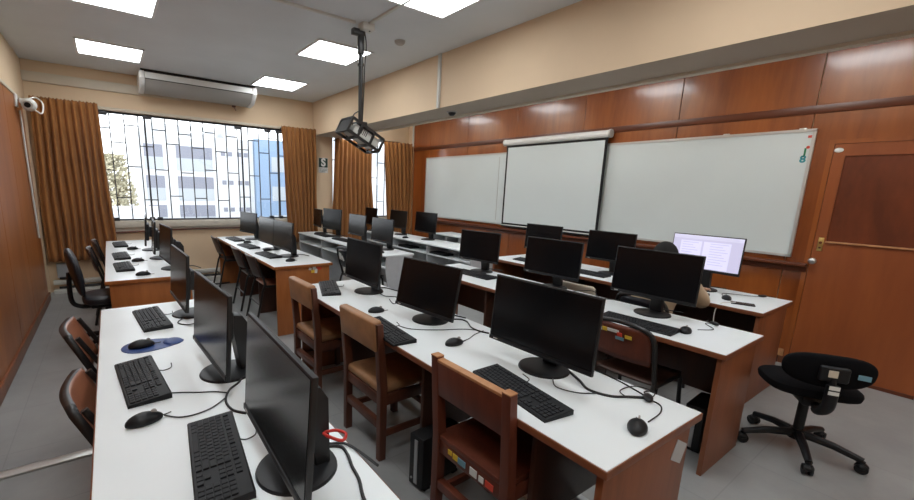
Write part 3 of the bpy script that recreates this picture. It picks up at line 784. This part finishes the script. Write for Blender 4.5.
# ------------------------------------------------------------------ desk cables and small items
def cable(label, pts, r=.0035, m='cord', name='desk_cable', cat='cable'):
    return tag(MB().tube([(x, y, z) for x, y, z in pts], r, 6, 8).build(name, M[m]), label, cat, 'loose cables')
z_ = TZ+.004
cable('thick black cable trailing from the red-looped monitor along the desk edge', [(.45, 1.10, z_), (.52, 1.07, z_), (.525, 1.02, z_), (.51, .96, z_), (.50, .90, z_), (.47, .80, z_), (.46, .60, z_)], .005)
cable('black cable curled between the monitors beside the blue mouse pad', [(.36, 1.90, z_), (.38, 1.86, z_), (.40, 1.77, z_), (.375, 1.69, z_), (.32, 1.63, z_), (.29, 1.55, z_), (.295, 1.47, z_), (.33, 1.42, z_)], .0045)
cable('thin black cord running from the keyboard by the blue mouse pad', [(.12, 1.725, z_), (.17, 1.70, z_), (.22, 1.67, z_), (.27, 1.645, z_), (.31, 1.61, z_)], .0025)
cable('thin black cord of the edge-side mouse on the blue-mouse-pad desk', [(.09, 1.555, z_), (.13, 1.515, z_), (.18, 1.505, z_), (.24, 1.525, z_), (.30, 1.58, z_)], .0025)
cable('black cord curled at the far monitor of the blue-mouse-pad desk', [(.33, 2.74, z_), (.29, 2.70, z_), (.26, 2.63, z_), (.30, 2.57, z_), (.36, 2.58, z_)], .0035)
cable('thick black cable sweeping from the big monitor of the near chair with stickers', [(1.66, 1.02, z_), (1.61, .93, z_), (1.565, .86, z_), (1.59, .78, z_), (1.65, .735, z_), (1.695, .70, z_)], .0055)
cable('thin straight cord running to the oval adapter on the three-chair desk', [(1.775, .97, z_), (1.765, .86, z_), (1.74, .77, z_), (1.715, .70, z_)], .003)
cable('thin cord linking the oval adapter and the bare-corner mouse', [(1.70, .67, z_), (1.685, .63, z_), (1.62, .605, z_), (1.52, .60, z_)], .0025)
cable('thin looped cord beside the oval adapter on the three-chair desk', [(1.70, .69, z_), (1.645, .74, z_), (1.675, .785, z_), (1.77, .77, z_), (1.785, .70, z_), (1.72, .68, z_)], .0022)
cable('thin cord curling from the base of the big near monitor', [(1.53, 1.01, z_), (1.47, .95, z_), (1.50, .87, z_), (1.57, .82, z_)], .0025)
cable('black cable kinked between the two big monitors of the three-chair desk', [(1.66, 1.90, z_), (1.74, 1.86, z_), (1.755, 1.80, z_), (1.70, 1.70, z_), (1.695, 1.63, z_), (1.715, 1.57, z_)], .0045)
cable('thin cord lying across the middle of the three-chair desk', [(1.34, 1.95, z_), (1.37, 1.86, z_), (1.49, 1.77, z_), (1.62, 1.71, z_), (1.68, 1.66, z_), (1.72, 1.58, z_)], .0025)
cable('thin cord of the mouse between the two big monitors', [(1.49, 1.555, z_), (1.55, 1.565, z_), (1.63, 1.60, z_), (1.72, 1.62, z_)], .0022)
cable('black cable looped beside the far monitor of the three-chair desk', [(1.66, 2.70, z_), (1.64, 2.58, z_), (1.70, 2.51, z_), (1.68, 2.42, z_), (1.58, 2.36, z_), (1.62, 2.48, z_)], .003)
cable('thin cord along the bare end of the desk behind the seated person', [(2.90, .95, z_), (3.0, .90, z_), (3.1, .98, z_), (3.16, .92, z_)], .0025)
cable('tangled dark cables behind the monitor in the middle of the person-side desk', [(3.1, 1.95, z_), (3.15, 1.80, z_+.03), (3.1, 1.7, z_), (3.18, 1.6, z_), (3.05, 1.62, z_+.02), (3.12, 1.75, z_)], .003)
cable('dark cord on the desk of the seated person beside the phone', [(4.1, 1.2, z_), (4.25, 1.25, z_), (4.35, 1.1, z_), (4.44, 1.02, z_)], .0025)
cable('white charging cable hanging over the desk edge by the phone', [(3.93, 1.07, TZ+.012), (3.85, 1.11, TZ+.012), (3.815, 1.13, .74), (3.79, 1.15, .68), (3.77, 1.13, .55), (3.79, 1.05, .40), (3.80, 1.0, .2), (3.78, .98, .012)], .0035, 'white_cord', 'charging_cable')
def adapter(label, x, y, rz):
    t = thing('cord_adapter', label, 'adapter', (x, y, TZ), rz, 'black cord adapters')
    MB().ell((0, 0, .010), (.038, .018, .010)).build('adapter_body', M['black_pl'], t)
    MB().tube([(.03, 0, .008), (.06, .01, .004), (.09, -.02, .004)], .0025, 6, 6).build('cord', M['cord'], t)
adapter('oval black cord adapter on the bare corner of the three-chair desk', 1.70, .685, .5)
adapter('black cord adapter near the end of the desk by the swivel chair', 3.13, .94, .9)
adapter('black cord adapter on the desk of the seated person near its outer end', 4.42, 1.03, -.6)
ph = thing('phone', 'dark phone lying at the edge of the desk of the seated person', 'phone', (3.955, 1.03, TZ), .35)
MB().box((0, 0, .005), (.075, .15, .009), None, .004).build('phone_body', M['black_pl'], ph)
MB().box((0, 0, .0098), (.069, .144, .0008)).build('phone_screen', M['phone'], ph, smooth=False)
for i, (x, y, z, l) in enumerate([(2.87, 6.45, TZ, 'dark case lying under the S-sign monitors on the grey desk'), (2.88, 5.75, TZ, 'dark case lying on the grey desk beside the bluish monitors'), (2.86, 5.02, TZ, 'dark case on the grey desk before its near monitor')]):
    t = thing('keyboard', l, 'keyboard', (x, y, z), .05*i, 'dark keyboards on the grey desk')
    MB().b2((-.075, -.23, 0), (.075, .23, .022), .004).build('case', M['key_case'], t)
    kk = MB()
    for a in range(5):
        for b_ in range(15): kk.box((-.055+.025*a, -.2+.0285*b_, .024), (.020, .024, .006))
    kk.build('keys', M['key'], t, smooth=False)
for i, (x, y, l) in enumerate([(3.98, 5.65, 'near the whiteboard-side monitor'), (3.99, 6.35, 'near the curtain-side monitor'), (2.74, 4.42, 'at the pale end panel')]):
    dup(proto_m, 'black mouse on the grey desk rows '+l, (x, y, TZ), .1*i)
# papers / cases on the shelves of the corner grey desk
for i, (x, y, z, l) in enumerate([(4.02, 4.75, .593, 'beside the whiteboard-side monitor'), (4.02, 5.6, .593, 'under the middle monitor')]):
    tag(MB().b2((x-.09, y-.18, z), (x+.09, y+.18, z+.03), .004).build('keyboard_case', M['key_case']), 'dark flat case on the shelf of the corner grey desk '+l, 'keyboard', 'cases on the grey shelf')

# ------------------------------------------------------------------ computers on the floor
def tower(label, x, y, rz=0.0):
    t = thing('computer_tower', label, 'computer', (x, y, 0), rz, 'black computer towers under desks')
    MB().b2((-.045, 0, .012), (.045, .30, .33), .005).build('case', M['black_shell'], t) if False else MB().b2((0, -.05, .012), (.27, .05, .30), .005).build('case', M['black_shell'], t)
    MB().b2((-.004, -.012, .03), (.001, .012, .28), .001).build('front_strip', M['steel'], t)
    MB().cyl((-.006, .03, .05), (0, .03, .05), .006).build('power_button', M['steel'], t)
    for a in (.04, .26): MB().b2((a-.02, -.05, 0), (a+.02, .05, .012)).build('foot', M['black_pl'], t, smooth=False)
    return t
tower('black computer tower standing behind the near chair with stickers, under the desk', 1.18, 1.52, .12)
tower('black computer tower in the dark under the desk by the swivel chair', 2.80, .86, .05)
tower('black computer tower under the sticker end of the orange-panel desk', 1.55, 5.2, 0)
ps_ = thing('power_strip', 'white power strip on the floor under the three-chair desk', 'power strip', (1.66, 1.16, 0), .4)
MB().b2((-.12, -.03, 0), (.12, .03, .035), .006).build('strip_body', M['offwhite_pl'], ps_)
for a in (-.07, 0, .07): MB().box((a, 0, .045), (.035, .035, .03), None, .005).build('plug', M['white_pl'], ps_)
cable('black cable dangling below the desk behind the near chair with stickers', [(1.45, .62, .55), (1.40, .70, .35), (1.45, .8, .12), (1.5, .72, .01), (1.6, .75, .01)], .005)
cable('bundle of dark cables under the end of the desk by the swivel chair', [(3.0, .76, .60), (3.02, .78, .40), (2.98, .80, .34), (3.03, .79, .28), (3.0, .8, .2), (3.05, .8, .02)], .008)

# ------------------------------------------------------------------ wooden chairs
def wood_chair(label, x, y, rz, frame, padmat, seatmat, edge=None):
    t = thing('wooden_chair', label, 'chair', (x, y, 0), rz, 'brown wooden chairs')
    hw = .202; sz = .40 if padmat == 'tan' else .44
    for s_ in (-1, 1):
        p = MB(); zt = .825 if padmat == 'tan' else .84; p.prism([(-.022, 0), (.022, 0), (.024, .45), (-.012, zt), (-.052, zt), (-.022, .45)], 1, s_*hw-.02, s_*hw+.02, .003); p.build('rear_post', M[frame], t)
        MB().b2((.345, s_*hw-.02, 0), (.385, s_*hw+.02, sz), .003).build('front_leg', M[frame], t)
        MB().b2((.02, s_*hw-.011, sz-.065), (.35, s_*hw+.011, sz), .002).build('side_rail', M[frame], t); MB().b2((.02, s_*hw-.011, .14), (.35, s_*hw+.011, .175), .002).build('side_stretcher', M[frame], t)
    MB().b2((-.012, -hw+.02, sz-.065), (.012, hw-.02, sz), .002).build('rear_rail', M[frame], t)
    MB().b2((.355, -hw+.02, sz-.065), (.38, hw-.02, sz), .002).build('front_rail', M[frame], t); MB().b2((.355, -hw+.02, .20), (.38, hw-.02, .235), .002).build('front_stretcher', M[frame], t)
    MB().b2((-.018, -hw+.02, .19), (.018, hw-.02, .235), .003).build('rear_stretcher', M[frame], t)
    if padmat == 'tan':
        MB().box((-.030, .0, .752), (.058, .41, .180), (0, -.085, 0), .016, 3).build('backrest', M['tan'], t)
        MB().b2((-.01, -hw+.0, .40), (.38, hw-.0, .45), .018, 3).build('seat', M['tan'], t)
    else:
        MB().box((-.027, 0, .742), (.03, .37, .16), (0, -.085, 0), .003).build('backrest', M[padmat], t)
        MB().box((-.032, 0, .826), (.034, .37, .014), (0, -.085, 0), .003).build('top_edge', M['chair_top'], t)['label'] = 'worn pale top edge'
        MB().b2((-.015, -hw-.005, sz), (.38, hw+.005, sz+.025), .006).build('seat', M[seatmat], t)
    if padmat != 'tan':
        for s_ in (-1, 1): MB().box((-.0325, s_*hw, .842), (.042, .042, .006), None, .002).build('post_cap', M['chair_top'], t)
    return t
c1 = wood_chair('brown wooden chair with stickers on its seat rail, at the picture bottom', 1.136, 1.095, 0, 'chair_red', 'chair_red', 'chair_red')
for (y, z, w_, h_, m) in [(.11, .415, .024, .022, 's_yellow'), (.075, .412, .03, .026, 's_yellow'), (.035, .41, .045, .028, 's_cyan'), (-.035, .408, .04, .034, 's_white'), (-.08, .405, .026, .026, 's_white'), (-.125, .405, .042, .028, 's_red')]:
    MB().box((-.0145, y, z), (.003, w_, h_)).build('sticker', M[m], c1, smooth=False)
wood_chair('dark wooden chair with tan vinyl cushions, middle of the three along its desk', 1.153, 2.025, .01, 'chair_wood', 'tan', 'tan')
wood_chair('dark wooden chair with tan vinyl cushions standing next to the orange-brown end panel', 1.166, 2.95, .02, 'chair_wood', 'tan', 'tan')

# ------------------------------------------------------------------ steel tube chairs
def tube_chair(label, x, y, rz, backmat='ply', seatmat='ply', arch=False, lean=.10, top=.80, shell=None):
    t = thing('tube_chair', label, 'chair', (x, y, 0), rz, 'black steel tube chairs')
    hw = .19
    for s_ in (-1, 1):
        MB().tube([(-.12, s_*(hw+.015), 0), (-.03, s_*hw, .40), (-.0, s_*hw, .47)], .0125, 10).build('rear_leg', M['steel_black'], t)
        MB().tube([(.41, s_*(hw+.01), 0), (.36, s_*hw, .40), (.33, s_*hw, .43), (.0, s_*hw, .43)], .0125, 10).build('front_leg', M['steel_black'], t)
    if arch:
        pts = [(0, hw, .43), (-.05, hw, .62), (-lean*.8, hw-.005, .73), (-lean, hw-.05, top-.01), (-lean-.01, 0, top+.01), (-lean, -hw+.05, top-.01), (-lean*.8, -hw+.005, .73), (-.05, -hw, .62), (0, -hw, .43)]
        MB().tube(pts, .014, 10, 6).build('back_frame', M['steel_black'], t)
        ow = []
        for zz, half in ((.56, .165), (.60, .17), (.70, .17), (.755, .155), (.785, .12)):
            xx = -.03-(zz-.5)*.25
            ow.append([(xx-.025*math.cos(u*PI/2), u*half, zz) for u in [i/6-1 for i in range(13)]])
        o = MB().surf(ow).build('backrest', M[backmat], t); o.modifiers.new('thickness', 'SOLIDIFY').thickness = .012
    else:
        for s_ in (-1, 1):
            MB().tube([(0, s_*hw, .43), (-.03, s_*hw, .55), (-lean, s_*hw, top-.02)], .0125, 10).build('back_upright', M['steel_black'], t)
        ow = []
        for zz in (top-.24, top-.20, top-.02, top):
            xx = -lean*(zz-.43)/(top-.45)
            half = hw+.012 if top-.22 < zz < top-.005 else hw-.008
            ow.append([(xx-.012-.03*math.cos(u*PI/2), u*half, zz) for u in [i/6-1 for i in range(13)]])
        o = MB().surf(ow).build('backrest', [M[shell or backmat], M[backmat]], t); md = o.modifiers.new('thickness', 'SOLIDIFY'); md.thickness = .032 if shell else .014
        if shell: md.material_offset = 1; md.material_offset_rim = 0; md.offset = 1
    sw = []
    for i in range(9):
        u = i/8; xx = -.005+.40*u; zz = .452-.012*math.sin(u*PI)-.02*max(0, u-.85)/.15*.8
        sw.append([(xx, v*(.195-.02*(1 if i in (0, 8) else 0)), zz-.006*(1-v*v)) for v in [k/5-1 for k in range(11)]])
    o = MB().surf(sw).build('seat', M[seatmat], t); o.modifiers.new('thickness', 'SOLIDIFY').thickness = .014
    MB().tube([(.385, -hw, .2), (.385, hw, .2)], .009, 8).build('crossbar', M['steel_black'], t); MB().tube([(-.07, -hw, .22), (-.07, hw, .22)], .009, 8).build('crossbar', M['steel_black'], t)
    return t
# blue-mouse-pad desk
tube_chair('wood-backed steel chair at the bare near part of the blue-mouse-pad desk', -.01, 1.93, .0, 'ply', 'ply', top=.765, lean=.13, shell='steel_black')
tube_chair('wood-backed steel chair beside the blue mouse pad, behind its row mate', -.075, 2.80, .03, 'ply', 'ply', top=.765, lean=.13, shell='steel_black')
# window desk
tube_chair('dark wooden-backed chair second along the window desk, past the office chair', -.12, 5.62, .0, 'ply_dark', 'ply', top=.82)
tube_chair('dark wooden-backed chair at the curtain end of the window desk', -.09, 6.3, .0, 'ply_dark', 'ply', top=.82)
# orange-panel desk
tube_chair('black steel chair with wooden seat closest to the orange end panel', 1.34, 4.77, .0, 'ply_dark', 'ply', top=.77, lean=.10)
tube_chair('black steel chair with wooden seat in the middle of the orange-panel desk', 1.33, 5.40, .0, 'ply_dark', 'ply_dark', top=.77, lean=.10)
tube_chair('black steel chair at the window end of the orange-panel desk', 1.32, 6.62, .0, 'ply_dark', 'ply_dark', top=.77, lean=.10)
# round-backed chairs
c2 = tube_chair('round-backed brown chair with stickers under the keyboard, behind the big monitor', 2.54, 1.19, .0, 'chair_red', 'ply_dark', arch=True, top=.795)
for (y, z, w_, h_, m) in [(.12, .735, .025, .022, 's_white'), (.085, .74, .028, .025, 's_yellow'), (.03, .745, .07, .02, 's_white'), (-.01, .73, .03, .025, 's_red'), (-.01, .705, .05, .02, 's_cyan'), (-.06, .725, .04, .022, 's_yellow')]:
    xx = -.03-(z-.5)*.25-.025*math.cos(y/.17*PI/2)-.014
    MB().box((xx, y, z), (.003, w_, h_), (0, -.25, 0)).build('sticker', M[m], c2, smooth=False)
c3 = tube_chair('round-backed black chair with a white paper mark by the orange-panel desk corner', 2.42, 4.62, .05, 'vinyl_black', 'vinyl_black', arch=True, top=.80)
MB().box((-.13, .03, .70), (.003, .05, .09), (.3, -.25, 0)).box((-.13, -.03, .68), (.003, .04, .07), (-.3, -.25, 0)).build('paper_label', M['s_white'], c3, smooth=False)
tube_chair('black round-backed chair of the seated person', 3.33, 1.46, 0, 'vinyl_black', 'ply_dark', arch=True, top=.80)
tube_chair('pale-backed steel chair empty beside the seated person', 3.38, 2.05, 0, 'cream_trim', 'ply_dark', top=.78)

# ------------------------------------------------------------------ swivel chairs
def swivel(label, x, y, base_rot, rot, seat_z, parts):
    t = thing('swivel_chair', label, 'chair', (x, y, 0), 0, None)
    for k in range(5):
        a = base_rot+2*PI*k/5; c, s_ = math.cos(a), math.sin(a)
        leg = MB().tube([(.03*c, .03*s_, .115), (.16*c, .16*s_, .105), (.29*c, .29*s_, .075)], lambda u: .026-.008*u, 10)
        leg.build('leg', M['black_pl'], t)
        cs = MB(); px, py = .29*c, .29*s_
        cs.cyl((px-.022*s_, py+.022*c, .03), (px-.008*s_, py+.008*c, .03), .03, n=18).cyl((px+.022*s_, py-.022*c, .03), (px+.008*s_, py-.008*c, .03), .03, n=18)
        cs.cyl((px, py, .03), (px, py, .075), .012, n=10)
        cs.ell((px, py, .042), (.03, .03, .022))
        cs.build('caster', M['black_pl'], t)
    MB().cyl((0, 0, .08), (0, 0, .145), .045, .035, 20).build('hub', M['black_pl'], t)
    MB().cyl((0, 0, .14), (0, 0, seat_z-.07), .026, n=16).cyl((0, 0, .3), (0, 0, seat_z-.05), .018, n=16).build('gas_column', M['black_pl'], t)
    Rm = Matrix.Rotation(rot, 4, 'Z')
    def part(mb, name, m):
        bmesh.ops.transform(mb.bm, matrix=Rm, verts=mb.bm.verts[:]); return mb.build(name, m, t)
    # seat faces local +x
    def se(c):
        c.z = math.copysign(abs(c.z)**.6, c.z); r = math.hypot(c.x, c.y)
        if r > 0:
            k = (abs(c.x/r)**4+abs(c.y/r)**4)**(-.25)*.9+.1; c.x *= k; c.y *= k
        return c
    sm = MB().ell((.02, 0, seat_z), (.21, .22, .052), (0, parts.get('tilt', 0), 0), 32, 16, se)
    part(sm, 'seat', M[parts['m']])
    part(MB().box((-.03, 0, seat_z-.065), (.2, .12, .06), None, .015), 'mechanism', M['black_pl'])
    bz, bh, bw, bx = parts['bz'], parts['bh'], parts['bw'], parts['bx']
    part(MB().tube([(-.08, 0, seat_z-.07), (-.20, 0, seat_z-.07), (bx-.045, 0, seat_z+.0), (bx-.04, 0, bz)], .02, 10, 6), 'back_bar', M['black_pl'])
    def be(c):
        r = math.hypot(c.y, c.z); p = parts.get('pow', 3)
        if r > 0:
            k = (abs(c.y/r)**p+abs(c.z/r)**p)**(-1/p); c.y *= k; c.z *= k
        c.x = math.copysign(abs(c.x)**.6, c.x); c.x += .9*(c.y*c.y)
        return c
    bk = MB().ell((0, 0, 0), (.035, bw, bh), None, 36, 20, be)
    bmesh.ops.transform(bk.bm, matrix=Matrix.Translation((bx, 0, bz)) @ Matrix.Rotation(parts.get('btilt', -.1), 4, 'Y'), verts=bk.bm.verts[:])
    part(bk, 'backrest', M[parts['m']])
    if parts.get('labels'):
        part(MB().box((bx-.045, 0, bz), (.03, .13, .09), None, .014, 3), 'back_plate', M['black_pl'])
        part(MB().box((bx-.062, .01, bz+.005), (.003, .04, .04)), 'paper_label', M['cream_trim'])
        part(MB().box((bx-.094, .005, bz-.065), (.003, .045, .022)).box((bx-.094, .005, bz-.095), (.003, .045, .02)), 'paper_label', M['s_white'])
        part(MB().box((bx-.034, -.13, bz+.0), (.004, .05, .028), (0, 0, -.2)), 'tag_patch', M['s_cyan'])
        part(MB().tube([(-.16, .0, seat_z-.09), (-.22, 0, seat_z-.06), (bx-.06, 0, seat_z-.01), (bx-.062, 0, bz-.06)], .030, 12, 6), 'bar_cover', M['black_pl'])
    return t
swivel('black fabric swivel chair turned toward the door on open floor', 3.41, .495, math.radians(131), .52, .44,
       dict(m='fabric_black', bz=.605, bh=.098, bw=.205, bx=-.20, labels=True, pow=2.6, btilt=-.12, tilt=.05))
swivel('black vinyl office chair with a high rounded back at the window desk end', -.10, 4.72, .3, .05, .47,
       dict(m='vinyl_black', bz=.72, bh=.22, bw=.20, bx=-.22, pow=2.8, btilt=-.18))

# ------------------------------------------------------------------ seated person
pr = thing('person', 'seated person in a beige jacket with dark hair, working at the lit monitor', 'person', (3.43, 1.465, 0))
def skin_obj(name, chains, m, parent, sub=2, root=0):
    verts, edges, rad = [], [], []
    for ch in chains:
        prev = None
        for it in ch:
            if isinstance(it, int): idx = it
            else:
                idx = len(verts); verts.append(it[:3]); rad.append(it[3] if isinstance(it[3], tuple) else (it[3], it[3]))
            if prev is not None: edges.append((prev, idx))
            prev = idx
    me = bpy.data.meshes.new(name); me.from_pydata(verts, edges, []); me.update()
    o = bpy.data.objects.new(name, me); COL.objects.link(o); o.parent = parent; me.materials.append(m)
    md = o.modifiers.new('skin', 'SKIN'); md.use_smooth_shade = True
    sv = me.skin_vertices[0].data
    for i, r in enumerate(rad): sv[i].radius = r; sv[i].use_root = (i == root)
    s_ = o.modifiers.new('sub', 'SUBSURF'); s_.levels = sub; s_.render_levels = sub
    return o
# body: pelvis, spine, neck, head; arms to a desk at x+.55; legs under it
body = [[(0, 0, .53, .12), (.01, 0, .64, .12), (.03, 0, .78, .13), (.07, 0, .92, .12), (.10, .01, .965, .055), (.14, .025, .995, .05), (.165, .035, 1.03, .066), (.18, .035, 1.08, .064), (.17, .035, 1.11, .052)]]
for s_ in (-1, 1):
    body.append([3, (.075, s_*.16, .935, .06), (.17, s_*.235, .80, .048), (.27, s_*.25, .735, .042), (.42, s_*.19, .775, .034), (.50, s_*.15, .782, .026), (.55, s_*.14, .785, (.035, .018))])
    body.append([0, (.06, s_*.09, .52, .085), (.26, s_*.115, .515, .075), (.44, s_*.12, .50, .06), (.45, s_*.12, .30, .05), (.44, s_*.12, .10, .038), (.47, s_*.12, .05, .035), (.57, s_*.13, .03, .028)])
sk = skin_obj('body', body, M['skin'], pr)
jk = [[(.0, 0, .55, .15), (.01, 0, .65, .155), (.03, 0, .79, .170), (.065, 0, .92, .165), (.095, .01, .985, .08)]]
for s_ in (-1, 1): jk.append([3, (.07, s_*.185, .935, .088), (.17, s_*.25, .80, .068), (.27, s_*.255, .737, .056), (.42, s_*.193, .775, .046), (.485, s_*.157, .782, .040)])
skin_obj('jacket', jk, M['jacket'], pr)['label'] = 'beige jacket'
tr = [[(0, 0, .535, .13)]]
for s_ in (-1, 1): tr.append([0, (.06, s_*.09, .525, .098), (.26, s_*.115, .52, .088), (.45, s_*.12, .50, .072), (.455, s_*.12, .30, .062), (.445, s_*.12, .09, .055)])
skin_obj('trousers', tr, M['trouser'], pr)
for s_ in (-1, 1):
    MB().ell((.53, s_*.125, .04), (.13, .048, .042), None, 20, 12, lambda c: Vector((c.x, c.y*(1-.15*c.x), max(c.z, -.9)))).build('shoe', M['shoe'], pr)
    # hand with fingers over the keyboard
    hd = []
    for k, (dy, ln) in enumerate([(-.030, .062), (-.010, .075), (.010, .078), (.029, .07)]):
        yy = s_*.14-s_*dy*1.0
        hd.append([(.555, yy*.98, .795, .011), (.595, yy, .80, .0095), (.595+ln*.45, yy, .793, .0085), (.595+ln*.8, yy, .778, .0075)])
    hd.append([(.53, s_*.125, .788, .013), (.56, s_*.095, .785, .011), (.59, s_*.085, .779, .009)])
    for q, ch in enumerate(hd): skin_obj('finger', [ch], M['skin'], pr, 1)
hc = Vector((.185, .02, 1.060))
def headfn(c):
    if c.z < 0: c.x *= 1+.10*c.z*(1 if c.x > 0 else 2.2); c.y *= 1+.30*c.z
    if c.x > .55: c.x = .55+(c.x-.55)*.75
    return c
MB().ell(hc, (.095, .075, .115), None, 32, 24, headfn).build('head', M['skin'], pr)
MB().ell(hc+Vector((.10, 0, -.015)), (.018, .014, .026), (0, -.25, 0), 14, 10).ell(hc+Vector((.108, 0, -.03)), (.014, .017, .011), None, 12, 8).build('nose', M['skin'], pr)
MB().ell(hc+Vector((.088, 0, -.062)), (.010, .024, .008), None, 14, 8).build('mouth', M['lip'], pr)
for s_ in (-1, 1):
    MB().ell(hc+Vector((.078, s_*.030, .006)), (.009, .013, .007), None, 14, 10).build('eye', M['eye'], pr)
    MB().ell(hc+Vector((.0858, s_*.030, .006)), (.0025, .005, .005), None, 10, 8).build('iris', M['iris'], pr)
    MB().ell(hc+Vector((-.005, s_*.076, -.01)), (.018, .008, .030), (0, .2, 0), 14, 10).build('ear', M['skin'], pr)
MB().ell(hc+Vector((-.016, 0, .030)), (.104, .090, .108), (0, -.26, 0), 32, 20, lambda c: Vector((c.x*(1 if c.x < 0 else .85), c.y, c.z if c.z > -.75 else -.75))).build('hair', M['hair'], pr)

# ------------------------------------------------------------------ outside
struct(MB().b2((-40, YW+3, -9.2), (70, 110, -9)).build('ground', M['ground'], smooth=False))
bg = thing('office_building', 'white office block with dark window bands across from the wide window', 'building', (0, 48, -9))
MB().b2((2.2, 0, 0), (13.2, 14, 15.2)).build('facade_wall', M['facade'], bg, smooth=False)
MB().b2((3.5, 1, 15.2), (9.5, 8, 16.2)).b2((10.4, .5, 15.2), (11.6, 4, 16.6)).build('roof_block', M['facade'], bg, smooth=False)
for zf in (5.11, 2.15, -.7, -3.6, -6.5):
    for a, b_ in ((3.04, 4.6), (5.75, 9.05)):
        MB().b2((a, -.06, zf-1.18+9), (b_, .02, zf+9)).build('window_band', M['facade_pane'], bg, smooth=False)
        MB().b2((a, -.05, zf-2.4+9), (b_, .02, zf-1.18+9)).build('spandrel', M['facade_panel'], bg, smooth=False)
    for x in (9.9, 10.6, 11.5, 12.2):
        MB().b2((x, -.05, zf-.7+9), (x+.42, .02, zf-.25+9)).build('small_window', M['facade_pane'], bg, smooth=False)
bl = thing('office_building', 'blue office building beside the curtain in the wide window', 'building', (0, 47.5, -9))
MB().b2((13.25, 0, 0), (19.5, 12, 15.4)).build('facade_wall', M['facade_blue'], bl, smooth=False)
for zf in (4.6, 1.4, -1.8, -5):
    MB().b2((15.0, -.06, zf-1.6+9), (19.0, .02, zf+9)).build('window_band', M['facade_panel'], bl, smooth=False)
pb_ = thing('office_building', 'pale building seen through the narrow gap between curtains', 'building', (0, 30, -9))
MB().b2((15.5, 0, 0), (24, 10, 16)).build('facade_wall', M['facade'], pb_, smooth=False)
for zf in (4.6, 1.8, -1.0): 
    for x in (16.2, 17.9, 19.6): MB().b2((x, -.05, zf-1.3+9), (x+.7, .02, zf+9)).build('window_band', M['facade_panel'], pb_, smooth=False)
lw = thing('parapet_wall', 'low grey parapet outside the window beneath the tree', 'wall', (-.8, 30, -9))
MB().b2((-3, 0, 0), (3.2, .4, 8.9)).build('parapet_body', M['grey_lam'], lw, smooth=False)
MB().b2((-3, -.1, 8.9), (3.2, .5, 9.05)).build('coping', M['facade'], lw, smooth=False)
tr_ = thing('tree', 'olive green tree outside the window beside the white office block', 'tree', (.55, 38, -9))
MB().tube([(0, 0, 0), (.1, 0, 4), (-.1, .2, 8), (.2, 0, 11)], lambda u: .3-.2*u, 10, 4).tube([(-.1, .2, 8), (-.9, 0, 10), (-1.2, 0, 11.5)], .09, 8, 4).build('trunk', M['bark'], tr_)
rng = random.Random(3); cr = MB()
for k in range(2600):
    a = rng.uniform(0, 2*PI); h = rng.uniform(0, 1); rr = math.sqrt(rng.random())*(1.7-1.0*h)*(1 if h > .15 else .6)
    p = Vector((rr*math.cos(a)-.1, rr*math.sin(a), 7.2+5.2*h)); sz = rng.uniform(.08, .2)
    n1 = Vector((rng.gauss(0, 1), rng.gauss(0, 1), rng.gauss(0, 1))).normalized(); n2 = n1.orthogonal().normalized(); n3 = n1.cross(n2)
    cr.bm.faces.new([cr.bm.verts.new(p+sz*v) for v in (n2, n3*.6, -n2, -n3*.6)])
cr.build('crown', M['leaf'], tr_, smooth=False)

# ------------------------------------------------------------------ world and exposure
wd = bpy.data.worlds.new('overcast sky'); S.world = wd; wd.use_nodes = True
bgk = wd.node_tree.nodes['Background']; bgk.inputs['Color'].default_value = (.90, .95, 1.0, 1); bgk.inputs['Strength'].default_value = 2.3
S.view_settings.view_transform = 'Standard'; S.view_settings.look = 'None'; S.view_settings.gamma = 1.0
S.view_settings.exposure = 0.7; S.view_settings.use_curve_mapping = False
S.cycles.use_denoising = True; S.cycles.max_bounces = 8; S.cycles.sample_clamp_indirect = 6
try: S.cycles.denoiser = 'OPENIMAGEDENOISE'
except Exception: pass
